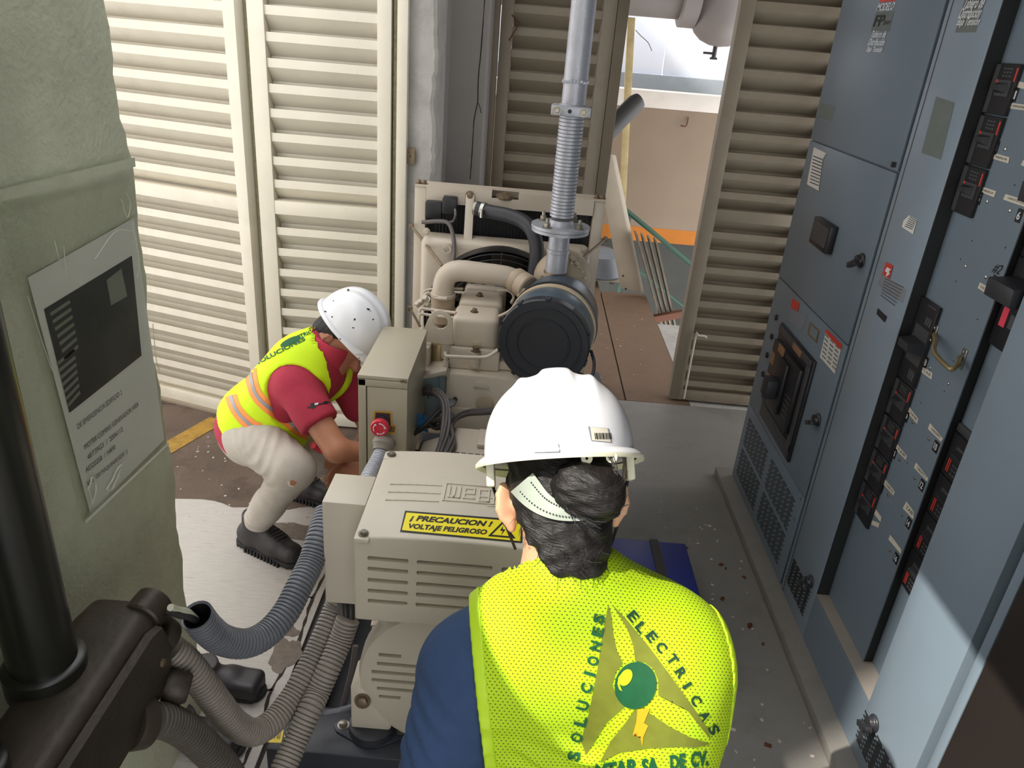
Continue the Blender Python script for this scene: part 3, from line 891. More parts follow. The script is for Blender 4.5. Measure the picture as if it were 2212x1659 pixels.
# feet and rubber mount
for sx in (-1,1):
    X0 = GX + sx*.215
    g = G(); g.prism([(-.055,0),(.055,0),(.07,.05),(.05,.075),(.02,.12),(-.03,.16),(-.055,.16)], (X0,1.505,.185), (sx*-1,0,0), (0,0,1), (0,1,0), .10)
    ft = g.build('foot', AB, gen, .006)
    G().hexbolt((X0+sx*.02,1.50,.30),(0,-1,.3),.016,.014).build('bolt', M['bolt_brown'], ft)
    g = G().lathe([(.062,0),(.068,.004),(.066,.03),(.056,.036)], (X0,1.535,.15),(0,0,1),28)
    rm = g.build('rubber_mount', M['rubber_black'], gen)
    g = G(); pl = [(-.115,0),(-.1,-.022),(-.02,-.062),(.03,-.062),(.1,-.022),(.115,0),(.1,.022),(.03,.062),(-.02,.062),(-.1,.022)]
    g.prism(pl, (X0,1.535,.1505),(1,0,0),(0,1,0),(0,0,1),.006); g.build('mount_plate', M['skid_black'], rm, .001)
    for q in (-.085,.085): G().hexbolt((X0+q,1.535,.1565),(0,0,1),.012,.012).build('bolt', M['bolt_steel'], rm)
# alternator terminal cover (arched top, slotted front)
cx = -.10; hw = .242
def arch(x): return .905 + .014*(1-((x-cx)/hw)**2)
poly = [(cx-hw,.655),(cx+hw,.655)] + [(cx+hw-2*hw*i/16, arch(cx+hw-2*hw*i/16)) for i in range(17)]
cov = G().prism(poly, (0,1.43,0),(1,0,0),(0,0,1),(0,1,0),.408).build('terminal_cover', AB, gen, .006, 3)
g = G(); zr = [ony(838,y,1.43).z for y in (1209,1232,1256,1279,1301)]
xs = [(ony(796,1209,1.43).x, ony(880,1212,1.43).x), (ony(903,1209,1.43).x, ony(1062,1220,1.43).x)]
xs.append((2*cx-xs[0][1], 2*cx-xs[0][0]))
for a,b in xs:
    for z in zr: g.prism([(a+.007*math.cos(q)+.004, z+.0085*math.sin(q)) for q in (PI*.75,PI,PI*1.25)] + [(b-.004-.007*math.cos(q), z-.0085*math.sin(q)) for q in (PI*.75,PI,PI*1.25)], (0,1.42,0),(1,0,0),(0,0,1),(0,1,0),.03)
carve(cov, g)
# raised lines and block lettering on top
def ztop(x, e=0): return arch(x)+e
g = G()
for (ax,ay,bx,by) in ((843,1043,956,1046),(838,1060,953,1062),(832,1077,949,1080)):
    p = onz(ax,ay,.914); q = onz(bx,by,.914); 
    for (u0,u1) in ((p.x,q.x),(2*cx-q.x,2*cx-p.x)):
        n = 6
        for i in range(n):
            xa = u0+(u1-u0)*i/n; xb = u0+(u1-u0)*(i+1)/n
            g.box(xa,xb+.0003,p.y-.0028,p.y+.0028,min(ztop(xa),ztop(xb))-.003,max(ztop(xa),ztop(xb))+.0022)
lx0, ly0 = onz(955,1083,.917).x, onz(955,1083,.917).y; LW = .132; LH = .083
def bar(a0,a1,b0,b1,h=.003):   # logo units 0..1
    x0,x1 = lx0+a0*LW, lx0+a1*LW; y0,y1 = ly0+b0*LH, ly0+b1*LH
    g.box(x0,x1,y0,y1, ztop((x0+x1)/2)-.003, ztop((x0+x1)/2)+h)
for a in ((0,1,0,.05),(0,1,.95,1),(0,.03,0,1),(.97,1,0,1)): bar(*a)
L3 = lambda o: [(o+a0,o+a1,b0,b1) for a0,a1,b0,b1 in ()]
t_ = .034
for o in (.09,):                                    # w
    for a in ((o,o+t_,.2,.82),(o,o+.24,.2,.29),(o+.24-t_,o+.24,.2,.82),(o+.103,o+.103+t_,.2,.82)): bar(*a)
o = .39
for a in ((o,o+t_,.2,.82),(o,o+.22,.2,.29),(o,o+.22,.73,.82),(o+.22-t_,o+.22,.48,.82),(o,o+.22,.45,.54)): bar(*a)   # e
o = .68
for a in ((o,o+t_,.2,.82),(o,o+.22,.73,.82),(o+.22-t_,o+.22,.12,.82),(o,o+.22,.36,.45),(o,o+.22,.12,.2)): bar(*a)   # g
g.build('raised_lettering', AB, cov, .0008, 1)
def cov_pt(px,py,e=.0):
    z = .912
    for _ in range(6): p = onz(px,py,z); z = arch(p.x)+e
    return onz(px,py,z)
def cov_patch(name, m, poly, e, par=cov):
    V2,F2 = subdivide(poly, [tuple(range(len(poly)))], 14)
    P = [cov_pt(v.x,v.y,e) for v in V2]; g = G(); g.add(P,F2); return g.build(name, m, par)
def cov_text(body, name, m, bl, br, tl, e, bold, it):
    V,F = text_mesh(body,bold); mn = V.min(0); mx = V.max(0); P = []
    for x,y,_ in V:
        a = (x-mn[0])/(mx[0]-mn[0]); b = (y-mn[1])/(mx[1]-mn[1]); a += it*(b-.5)
        P.append((bl[0]+(br[0]-bl[0])*a+(tl[0]-bl[0])*b, bl[1]+(br[1]-bl[1])*a+(tl[1]-bl[1])*b))
    V2,F2 = subdivide(P, F, 14); g = G(); g.add([cov_pt(v.x,v.y,e) for v in V2],F2); return g.build(name, m, cov)
wl = cov_patch('warning_label', M['ink_black'], [(864,1149),(875,1103),(1130,1123),(1128,1173)], .0008)
cov_patch('label_ground', M['label_yellow'], [(868,1145),(878,1107),(1126,1127),(1124,1169)], .0013)
cov_text('¡ PRECAUCION !', 'label_text', M['ink_black'], (886,1127),(1060,1141),(889,1112), .0018, .045, .035)
cov_text('VOLTAJE PELIGROSO', 'label_text', M['ink_black'], (879,1144),(1050,1158),(882,1130), .0018, .045, .02)
cov_patch('hazard_triangle', M['ink_black'], [(1054,1158),(1086,1126),(1114,1163)], .0018)
cov_patch('hazard_ground', M['label_yellow'], [(1063,1155),(1086,1132),(1106,1159)], .0022)
cov_patch('hazard_bolt', M['ink_black'], [(1087,1136),(1080,1146),(1086,1147),(1082,1156),(1092,1144),(1086,1143)], .0026)
for px,py in ((786,1154),(846,983)):
    p = onz(px,py,.908)
    G().box(p.x-.02,p.x+.016,p.y-.02,p.y+.016,.895,.9085).build('corner_pad', AB, cov, .003)
    G().hexbolt((p.x,p.y,.9085),(0.15,0,1),.0095,.008).build('bolt', M['bolt_steel'], cov)
    q = 2*cx-p.x; G().hexbolt((q,p.y,.9085),(0,0,1),.0095,.008).build('bolt', M['bolt_steel'], cov)
# side cable box
sb = G().box(-.453,-.343,1.568,1.704,.578,.902).build('cable_box', AB, gen, .003)
# adaptor, guard and flywheel housing
G().lathe([(.235,0),(.26,.01),(.26,.09),(.235,.1),(.235,.22)], (GX,2.18,.42),(0,1,0),44).build('flywheel_housing', B, gen)
gd = G().hexa([(-.24,1.95,.5),(.06,1.95,.5),(.06,2.30,.5),(-.24,2.30,.5),(-.20,1.97,.735),(.03,1.97,.735),(.03,2.28,.76),(-.20,2.28,.76)]).build('fan_guard', B, gen, .008)
g = G()
for i in range(9):
    for j in range(7):
        x = -.185+.0225*i; y = 1.985+.0225*j
        z = .735+(y-1.97)/.31*.025
        g.obox((x,y,z), (1,0,0),(0,1,.08),(0,-.08,1),.0085,.0075,.0012)
g.build('guard_openings', M['slot_dark'], gd)
G().box(-.10,.02,2.16,2.27,.752,.766).build('guard_plate', B, gd, .003)
G().hexa([(-.33,1.98,.45),(-.24,1.98,.45),(-.24,2.25,.45),(-.33,2.25,.45),(-.30,2.0,.70),(-.24,2.0,.73),(-.22,2.24,.75),(-.29,2.24,.72)]).build('guard_shoulder', B, gen, .015)
# ---- engine block
bl = G().box(-.245,.10,2.50,3.06,.22,.86).build('engine_block', B, gen, .008)
G().box(-.25,.105,2.492,3.06,.22,.725).build('block_skirt', B, gen, .01)
g = G(); p = ony(1046,872,2.49); g.lathe([(.034,0),(.032,.004),(.0,.0045)], (p.x,2.494,p.z),(0,-1,0),28); g.build('core_plug', M['turbo_beige'], bl)
p = ony(983,863,2.49); G().cyl((p.x,2.495,p.z),(p.x,2.4905,p.z),.009,14).build('threaded_hole', M['slot_dark'], bl)
p = ony(1040,826,2.5); G().prism([(-.03,0),(-.02,.02),(0,.03),(.02,.02),(.03,0)], (p.x,2.5,p.z-.02),(1,0,0),(0,0,1),(0,-1,0),.008).build('cast_boss', B, bl, .002)
hd = G().box(-.243,-.055,2.545,3.04,.86,.945).build('cylinder_head', B, gen, .008)
G().hexa([(-.06,2.56,.86),(.09,2.56,.86),(.09,3.0,.86),(-.06,3.0,.86),(-.06,2.56,.90),(.05,2.56,.88),(.05,3.0,.88),(-.06,3.0,.90)]).build('exhaust_manifold', B, gen, .01)
# oil sump
G().hexa([(-.22,2.52,.06),(.08,2.52,.06),(.08,3.02,.06),(-.22,3.02,.06),(-.245,2.50,.24),(.10,2.50,.24),(.10,3.05,.24),(-.245,3.05,.24)]).build('oil_sump', B, gen, .01)
# valve covers, four in a row
for k in range(4):
    y0 = 2.555+.178*k
    if y0 > 3.0-.05 and k == 3: y0 = 2.555+.178*3
    x0, x1 = -.238+.006*k, -.068+.006*k
    v = G().box(x0,x1,y0,y0+.152,.94,1.06+.004*k).build('valve_cover', B, gen, .022, 4)
    G().box(x0-.002,x1+.002,y0-.002,y0+.154,.937,.943).build('cover_gasket', M['slot_dark'], v)
    xc = (x0+x1)/2-.01
    G().hexbolt((xc,y0+.07,1.06+.004*k),(0.1,0,1),.0105,.012).build('bolt', M['bolt_brown'], v)
    if k == 0:
        G().box(xc+.004,xc+.034,y0-.004,y0+.004,.945,.972).build('bolt_recess', M['turbo_beige'], v, .002)
        g = G().lathe([(.019,0),(.019,.055),(.016,.058)],(xc+.019,y0-.012,.88),(0,0,1),20); g.build('bolt_boss', B, v)
        G().hexbolt((xc+.019,y0-.012,.938),(0,0,1),.013,.018).build('bolt', M['bolt_brown'], v)
    if k == 2:
        p0 = Vector((x1-.05,y0+.02,1.0695)); G().box(p0.x,p0.x+.04,p0.y,p0.y+.035,1.068,1.0692).build('blue_label', M['blue_label'], v)
# intake crossover pipe with hose and clamps
IY = 2.80
pts = [ony(957,690,IY),ony(957,650,IY),ony(957,622,IY),ony(966,596,IY),ony(990,585,IY),ony(1040,590,IY),ony(1090,597,IY),ony(1116,606,IY)]
ip = G().tube(spline(pts,.012), .041, 24).build('intake_pipe', B, gen)
pa, pb = ony(957,690,IY), ony(957,628,IY)
G().lathe([(.042,-.006),(.047,0),(.047,.02),(.045,.03),(.049,.045),(.045,.06),(.047,.07),(.047,.10),(.042,.104)], pa+Vector((0,0,-.002)), pb-pa, 28).build('intake_hose', M['turbo_beige'], ip)
for py in (636,668):
    c_ = ony(957,py,IY); g = G().lathe([(.047,-.007),(.0495,-.006),(.0495,.006),(.047,.007)], c_,(0,0,1),28); cl = g.build('hose_clamp', B, ip)
    g = G(); g.cyl(c_+Vector((-.012,-.056,0)), c_+Vector((.022,-.056,.002)), .008, 10); g.cyl(c_+Vector((-.025,-.056,0)), c_+Vector((-.012,-.056,0)), .005, 8)
    g.build('clamp_screw', B, ip)
qa, qb = ony(1112,604,IY), ony(1146,626,IY-.06)
G().lathe([(.046,0),(.05,.004),(.05,.03),(.047,.034),(.05,.04),(.05,.075),(.045,.08)], qa, qb-qa, 28).build('coupling_hose', M['turbo_beige'], ip)
g = G(); c_ = (qa+qb)/2+Vector((.0,-.05,-.02)); g.cyl(c_-Vector((.01,0,.015)), c_+Vector((.012,0,.02)), .009, 10); g.build('clamp_screw', B, ip)
# intake manifold box and lift bracket
G().box(-.36,-.245,2.6,3.0,.80,.93).build('intake_manifold', B, gen, .012)
p = [ony(x,y,2.53) for x,y in ((905,738),(979,744),(978,700),(974,686),(966,675),(952,670),(938,672),(928,682),(921,698))]
lb = G().prism([(q.x,q.z) for q in p], (0,2.53,0),(1,0,0),(0,0,1),(0,1,0),.01).build('lifting_bracket', B, gen, .0015)
c_ = ony(951,696,2.53); carve(lb, G().cyl((c_.x,2.5,c_.z),(c_.x,2.57,c_.z),.027,24))
g = G()
for px in (915,962): q = ony(px,748,2.56); g.lathe([(.024,0),(.026,.01),(.026,.06),(.02,.065)],(q.x,2.57,q.z-.045),(0,0,1),18)
g.build('bracket_post', B, gen)
# injection pump, fuel filters and lines on the left side
q = ony(938,775,2.52)
G().lathe([(.03,0),(.034,.004),(.034,.07),(.028,.078)],(q.x+.01,2.58,q.z-.03),(0,0,1),24).build('brass_filter', M['brass'], gen)
G().box(q.x-.055,q.x-.015,2.50,2.58,q.z-.035,q.z+.05).build('pump_body', B, gen, .008)
q = ony(925,815,2.42); G().hexa([(q.x-.05,2.40,q.z-.01),(q.x+.06,2.46,q.z-.005),(q.x+.06,2.60,q.z-.005),(q.x-.05,2.60,q.z-.01),(q.x-.05,2.40,q.z+.0),(q.x+.06,2.46,q.z+.015),(q.x+.06,2.60,q.z+.015),(q.x-.05,2.60,q.z+.0)]).build('filter_bracket', B, gen, .002)
for px,r,nm in ((921,.045,'fuel_filter'),(948,.043,'fuel_filter')):
    q = ony(px,880,2.50)
    ff = G().lathe([(r*.6,0),(r,.02),(r,.15),(r*.96,.155),(r*.96,.2),(r*.7,.205)],(q.x,2.52 if px<930 else 2.56,q.z-.06),(0,0,1),28).build(nm, M['fuel_blue'], gen)
    G().lathe([(r*.5,0),(r*.62,.006),(r*.62,.03)],(q.x,2.52 if px<930 else 2.56,q.z-.09),(0,0,1),20).build('filter_drain', M['rubber_black'], ff)
def line(name, pts, r, m, par=gen, n=8, step=.012):
    return G().tube(spline(pts,step), r, n).build(name, m, par)
line('injector_line', [ony(905,690,2.62),ony(908,668,2.64),ony(930,669,2.64),ony(985,676,2.60)], .0055, B)
line('injector_line', [ony(905,700,2.60),ony(907,679,2.62),ony(930,681,2.62),ony(984,687,2.58)], .0055, B)
line('injector_line', [ony(915,640,2.85),ony(918,628,2.86),ony(945,624,2.86),ony(1000,624,2.82)], .005, B)
line('injector_line', [ony(918,670,2.72),ony(917,640,2.78),ony(925,633,2.8),ony(935,640,2.8)], .007, B)
line('injector_line', [ony(902,672,2.66),ony(915,660,2.68),ony(930,655,2.7)], .0045, B)
line('injector_line', [ony(980,631,2.9),ony(1002,632,2.88)], .005, B)
line('leak_off_line', [ony(962,760,2.50),ony(963,768,2.49),ony(975,770,2.48),ony(1040,772,2.48),ony(1058,768,2.48),ony(1078,755,2.5)], .0065, B)
g = G(); a_ = ony(963,772,2.5); b_ = ony(964,795,2.5); g.cyl(a_,b_,.008,10); g.lathe([(.011,0),(.011,.02)], a_+(b_-a_)*.3, (0,0,-1), 6); g.cyl(b_, ony(965,812,2.5), .01, 8)
g.build('line_fitting', B, gen)
line('leak_off_line', [ony(1076,628,2.85),ony(1098,628,2.82),ony(1110,640,2.78),ony(1104,655,2.75)], .006, B)
line('leak_off_line', [ony(1078,683,2.58),ony(1092,677,2.56),ony(1105,668,2.54),ony(1118,655,2.5)], .0055, B)
line('throttle_rod', [ony(886,667,2.6),ony(896,684,2.58),ony(908,706,2.56)], .0045, M['bolt_brown'])
g = G(); g.obox(ony(886,667,2.6),(1,0,0),(0,1,0),(0,0,1),.009,.006,.009); g.build('rod_end', M['bolt_brown'], gen, .002)
for (px,py) in ((912,655),(925,662),(905,660),(922,648)):
    c_ = ony(px,py,2.7); G().hexbolt(c_, (-.3,-.5,.6), .011, .02).build('banjo_fitting', B, gen)
# wiring harness
hz = 2.30
def bundle(name, pts, n, r, m, spread, par=gen):
    P = spline(pts,.012); g = G(); rr = random.Random(n)
    for k in range(n):
        a = 2*PI*k/n; off = Vector((math.cos(a)*spread, math.sin(a*1.7)*spread*.6, math.sin(a)*spread))
        g.tube([p+off*(.8+.2*math.sin(i*.25+k)) for i,p in enumerate(P)], r, 6)
    return g.build(name, m, par)
w = bundle('wiring_harness', [ony(905,848,2.42),ony(922,846,2.40),ony(946,852,2.36),ony(963,872,2.30),ony(966,905,2.24),ony(960,945,2.16),ony(946,985,2.06)], 7, .0062, M['wire_grey'], .014)
g = G()
for px,py,Y,ax in ((970,871,2.30,(.2,.2,-1)),(966,898,2.25,(0,.2,-1)),(928,846,2.39,(1,0,-.2))): g.lathe([(.021,-.003),(.024,-.002),(.024,.002),(.021,.003)], ony(px,py,Y), ax, 16)
g.build('cable_tie', M['rubber_black'], w)
bundle('wiring_harness', [ony(1075,889,2.42),ony(1040,891,2.40),ony(1005,893,2.37),ony(982,904,2.3),ony(972,925,2.22),ony(975,950,2.16),ony(966,972,2.1),ony(955,995,2.04)], 5, .006, M['wire_grey'], .011)
bundle('wiring_harness', [ony(930,915,2.28),ony(945,925,2.25),ony(958,918,2.25),ony(950,908,2.25),ony(934,912,2.26)], 4, .006, M['cable_black'], .008)
line('battery_cable', [ony(892,937,2.22),ony(905,930,2.25),ony(920,918,2.27),ony(935,902,2.3),ony(958,880,2.34)], .009, M['cable_black'])
g = G(); q = ony(913,915,2.29); rr = random.Random(3); rows = []
for i in range(6): rows.append([q+Vector((-.03+.012*j+rr.uniform(-.005,.005), rr.uniform(-.008,.008), -.035+.014*i+rr.uniform(-.004,.004))) for j in range(5)])
g.grid(rows); g.build('blue_rag', M['blue_cloth'], gen)
G().tube([ony(905,840,2.42)-Vector((.06,0,0)),ony(921,842,2.42)], .012, 12).build('cable_gland', M['fuel_blue'], gen)
# air filter
A = ony(1172,745,2.40); Bq = ony(1207,676,2.72); ax = (Bq-A).normalized(); L_ = (Bq-A).length; RF = .161
af = G().lathe([(RF*.97,.035),(RF*.985,.04),(RF*.985,L_*.62),(RF*.94,L_*.66),(RF*.94,L_),(RF*.6,L_+.02)], A, ax, 48).build('air_filter', M['filter_blue'], gen)
cap_ = G().lathe([(.001,.006),(.088,.006),(.0895,.001),(.0935,.001),(.095,.006),(.128,.006),(.1295,.001),(.134,.001),(.1355,.006),(RF-.004,.007),(RF,.012),(RF,.05),(RF*.985,.054)], A, ax, 56, False).build('filter_end_cap', M['filter_black'], af)
g = G(); u_ = ax.cross(Vector((0,0,1))).normalized(); v_ = u_.cross(ax)
for k in range(10):
    a = 2*PI*k/10+.3; c_ = A+ax*.022+(u_*math.cos(a)+v_*math.sin(a))*(RF+.001)
    g.obox(c_, u_*math.cos(a)+v_*math.sin(a), ax, -u_*math.sin(a)+v_*math.cos(a), .003,.016,.008)
g.build('cap_clip', M['filter_black'], af)
G().lathe([(RF*.985,-.0),(RF+.002,.002),(RF+.002,.024),(RF*.985,.026)], A+ax*.155, ax, 56).build('clamp_band', M['filter_belt'], af)
G().lathe([(RF*.985,0),(RF+.004,.002),(RF+.004,.008),(RF*.985,.01)], A+ax*(L_*.60), ax, 56).build('rear_rim', M['filter_black'], af)
g = G(); c_ = A+ax*.05; 
for k in range(3):
    a = -.9-.28*k; q = c_+(u_*-math.cos(a)*-1+v_*math.sin(a))*(RF+.004)
    g.obox(q, ax, u_, v_, .03,.008,.012)
line('cap_latch', [A+ax*.06+u_*(RF+.002)-v_*.02, A+ax*.02+u_*(RF+.022)-v_*.05, A+ax*.0+u_*(RF+.018)-v_*.09, A+ax*.05+u_*(RF-.03)-v_*.11], .006, M['rubber_black'], af)
G().hexa([A+ax*.2-v_*RF*.95-Vector((.03,.05,.15)),A+ax*.2-v_*RF*.95+Vector((.06,-.05,-.15)),A+ax*.2-v_*RF*.95+Vector((.06,.05,-.15)),A+ax*.2-v_*RF*.95+Vector((-.03,.05,-.15)),
          A+ax*.2-v_*RF*.95-Vector((.03,.05,0)),A+ax*.2-v_*RF*.95+Vector((.06,-.05,0)),A+ax*.2-v_*RF*.95+Vector((.06,.05,0)),A+ax*.2-v_*RF*.95+Vector((-.03,.05,0))]).build('filter_support', B, gen, .004)
# turbo
tc = ony(1216,603,2.86)
g = G().lathe([(.05,-.10),(.085,-.06),(.108,-.03),(.115,0),(.115,.02),(.10,.045),(.06,.06)], tc, (-.1,1,0.1), 40); tb = g.build('turbocharger', M['turbo_beige'], gen)
g = G()
for a in range(9):
    t_ = .35+a*.32; g.hexbolt(tc+Vector((math.cos(t_)*.088,-.058,math.sin(t_)*.088)), (0,-1,.1), .008,.007,False)
g.build('bolt', M['turbo_beige'], tb)
line('oil_feed_line', [ony(1197,562,2.80),ony(1200,550,2.81),ony(1215,546,2.81),ony(1232,553,2.8),ony(1252,572,2.8),ony(1262,600,2.82)], .0085, M['turbo_beige'], tb)
g = G()
for px,py in ((1237,556),(1247,567)): g.lathe([(.008,-.012),(.013,-.01),(.013,.01),(.008,.012)], ony(px,py,2.8), (1,0,-.9), 10)
g.build('line_fitting', M['turbo_beige'], tb)
G().box(tc.x-.08,tc.x+.05,2.80,3.0,.80,tc.z-.08).build('turbo_foot', B, gen, .01)
# radiator
RY = 3.17
rad = G()
lx, rx = -.475, .325; zt = 1.402
rf = G().box(lx,lx+.047,RY,RY+.09,.13,zt-.005).build('radiator_post', B, gen, .003)
G().box(rx-.047,rx,RY,RY+.09,.13,zt-.005).build('radiator_post', B, gen, .003)
g = G().box(lx,rx,RY+.05,RY+.10,zt-.004,zt+.002); g.box(lx,-.152,RY-.006,RY+.05,zt-.004,zt+.002); g.box(-.04,rx,RY-.006,RY+.05,zt-.004,zt+.002)
g.box(lx+.048,-.152,RY-.006,RY,zt-.066,zt-.004); g.box(-.04,rx-.048,RY-.006,RY,zt-.066,zt-.004); g.box(-.152,-.04,RY-.006,RY,zt-.066,zt-.026)
tt = g.build('top_channel', B, gen)
G().lathe([(.036,0),(.04,.004),(.04,.016),(.03,.02),(.012,.021),(.012,.026)],(-.096,RY+.02,zt-.03),(0,0,1),24).build('radiator_cap', M['bolt_brown'], tt)
G().box(-.152,-.04,RY+.002,RY+.07,zt-.05,zt-.032).build('cap_well', M['slot_dark'], tt)
for x_ in (lx+.012,lx+.035,rx-.012,rx-.036): G().hexbolt((x_,RY+.03,zt+.002),(0,0,1),.011,.014).build('bolt', M['bolt_brown'], tt)
G().box(lx+.16,lx+.225,RY-.0075,RY-.0058,zt-.018,zt-.012).build('name_plate', B, tt)
G().box(lx+.03,rx-.03,RY+.05,RY+.12,.2,1.36).build('radiator_core', M['radiator_core'], gen)
g = G()
for i in range(46): g.box(lx+.06+.0149*i, lx+.062+.0149*i, RY+.043,RY+.052,1.18,1.34)
g.build('core_fins', M['fan_black'], gen)
sh = G().box(-.425,.275,3.02,3.15,.30,1.222).build('fan_shroud', B, gen, .03, 4)
FC = Vector((-.085,3.02,.905)); FR = .298
carve(sh, G().cyl((FC.x,2.9,FC.z),(FC.x,3.12,FC.z),FR,56))
G().lathe([(FR+.004,-.075),(FR+.010,-.08),(FR+.010,.03),(FR-.002,.03),(FR-.002,-.075)], FC, (0,1,0), 64, False).build('shroud_ring', M['fan_black'], gen)
G().lathe([(.001,.07),(FR,.07),(FR,.075)], FC, (0,1,0), 40).build('shroud_back', M['fan_black'], gen)
fan = G().lathe([(.02,-.05),(.05,-.045),(.06,-.02),(.06,.04)], FC, (0,1,0), 24).build('fan_hub', M['fan_blade'], gen)
for k in range(6):
    a = 2*PI*k/6+.42; rd = Vector((math.cos(a),0,math.sin(a))); tg = Vector((-math.sin(a),0,math.cos(a)))
    P = []
    for dz in (0,.003):
        for (rr_, w_) in ((.055,-.035),(.055,.035),(.27,.075),(.27,-.075)):
            P.append(FC+rd*rr_+tg*w_+Vector((0,.02+dz-w_*.45,0)))
    G().hexa([P[i] for i in (0,1,2,3,4,5,6,7)]).build('fan_blade', M['fan_blade'], fan, .001)
g = G()
for k in range(11):
    r_ = .06+.0235*k; g.tube([FC+Vector((math.cos(t)*r_,-.078+.0*k,math.sin(t)*r_)) for t in [2*PI*i/44 for i in range(45)]], .0032, 6, False)
gg = g.build('fan_guard_ring', M['fan_black'], gen)
g = G()
for a in (PI*.5,PI*.17,PI*.83,PI*1.17,PI*1.5,PI*1.83): g.tube([FC+Vector((math.cos(a)*.05,-.075,math.sin(a)*.05)), FC+Vector((math.cos(a)*(FR+.005),-.075,math.sin(a)*(FR+.005)))], .004, 6)
g.build('guard_spoke', M['fan_black'], gg)
# strap, hose, braces
p1, p2 = ony(1016,418,RY-.008), ony(1006,600,RY-.20)
stp = G().obox((p1+p2)/2, (1,0,0), (0,1,0), p2-p1, .0175,.003,(p2-p1).length/2).build('brace_strap', B, gen, .001)
G().hexbolt(ony(1015,422,RY-.012),(0,-1,.1),.013,.01).build('bolt', M['bolt_brown'], stp)
hs = spline([ony(1030,450,3.1),ony(1060,458,3.08),ony(1100,466,3.04),ony(1132,480,3.0),ony(1150,500,2.96),ony(1159,530,2.94),ony(1158,565,2.92),ony(1152,610,2.9)],.012)
ch = G().tube(hs, .029, 22).build('coolant_hose', M['rubber_black'], gen)
c_ = ony(1044,454,3.09); e_ = (ony(1060,458,3.08)-ony(1030,450,3.1))
G().lathe([(.03,-.008),(.033,-.007),(.033,.007),(.03,.008)], c_, e_, 22).build('hose_clamp', M['chrome'], ch)
G().lathe([(.03,0),(.03,.04)], ony(1026,449,3.12), e_, 22).build('hose_neck', M['bolt_steel'], ch)
g = G(); c_ = ony(1040,462,3.05); g.cyl(c_-Vector((0,0,.015)),c_+Vector((0,0,.018)),.007,8); g.build('clamp_screw', M['chrome'], ch)
bx = G(); q = ony(938,452,3.13); bx.box(q.x-.035,q.x+.035,3.10,3.15,q.z-.035,q.z+.035); q2 = ony(972,446,3.12); bx.box(q2.x-.03,q2.x+.03,3.09,3.15,q2.z-.028,q2.z+.04)
bx.build('sensor_box', M['fan_black'], gen, .006)
line('sensor_wire', [ony(983,452,3.07),ony(984,465,3.05),ony(978,478,3.07),ony(968,480,3.09)], .005, M['wire_grey'])
line('sensor_wire', [ony(912,480,3.08),ony(945,478,3.06),ony(968,482,3.04),ony(978,505,3.02),ony(981,540,2.98),ony(978,570,2.93)], .0085, M['wire_grey'])
for pa, pb in (((889,488),(955,574)),((1308,516),(1252,563))):
    line('stay_rod', [ony(*pa,3.15), ony(*pb,2.9)], .006, M['bolt_brown'])
    G().obox(ony(*pa,3.15),(1,0,0),(0,1,0),(0,0,1),.009,.012,.009).build('rod_end', M['bolt_brown'], gen, .002)
q = ony(966,536,3.0); G().lathe([(.018,0),(.02,.004),(.02,.02),(.011,.02),(.011,.004)], q,(0,-1,0),16,False).build('lifting_lug', B, gen)
for px,py in ((921,500),(1262,540)): G().hexbolt(ony(px,py,3.02),(0,-1,0),.011,.008).build('bolt', B, gen)

# ================================================================ EXHAUST PIPE (hangs from the roof, bolted to the turbo outlet)
EX, EY = .128, 2.75
SP = M['silver_paint']
def ez(py): return ony(1214+ (490-py)*.0898, py, EY).z
ex = thing('exhaust_pipe', 'silver painted exhaust pipe with ribbed flexible section above the engine', 'pipe', (EX,EY,1.15))
G().cyl((EX,EY,ez(228)),(EX,EY,CZ),.0415,28).build('upper_pipe', SP, ex)
g = G(); zw = ez(176); rr = random.Random(4)
for k in range(22):
    a = 2*PI*k/22; g.obox((EX+.0415*math.cos(a),EY+.0415*math.sin(a),zw+rr.uniform(-.003,.003)),(1,0,.2),(0,1,0),(0,0,1),.005,.005,.0045)
g.build('weld_bead', SP, ex, .001)
z0, z1 = ez(468), ez(247); prof = []; n = 29
for k in range(n):
    a = z0+(z1-z0)*k/n; h_ = (z1-z0)/n
    prof += [(.0385,a),(.0435,a+h_*.12),(.0435,a+h_*.80),(.0385,a+h_*.93)]
prof.append((.0385,z1))
fx = G().lathe(prof, (EX,EY,0),(0,0,1),36).build('flexible_section', SP, ex, ang=60)
zc_ = ez(238)
g = G().box(EX-.075,EX+.06,EY-.06,EY-.02,zc_-.017,zc_+.017); g.box(EX-.07,EX+.055,EY+.02,EY+.05,zc_-.015,zc_+.015); g.lathe([(.043,-.02),(.05,-.018),(.05,.018),(.043,.02)],(EX,EY,zc_),(0,0,1),28)
cl = g.build('clamp_bracket', SP, ex, .004)
for x_ in (EX-.055,EX+.035): G().hexbolt((x_,EY-.06,zc_),(0,-1,.1),.010,.014).build('bolt', M['bolt_steel'], cl)
G().cyl((EX-.012,EY-.0595,zc_),(EX-.012,EY-.0615,zc_),.007,12).build('bolt_hole', M['ink_black'], cl)
zf = ez(492)
g = G().lathe([(.04,0),(.108,0),(.108,.011),(.05,.011),(.046,.02),(.042,.03)],(EX,EY,zf),(0,0,1),44); fl = g.build('flange', SP, ex)
G().lathe([(.04,-.013),(.106,-.013),(.106,-.002),(.04,-.002)],(EX,EY,zf),(0,0,1),44).build('lower_flange', SP, ex)
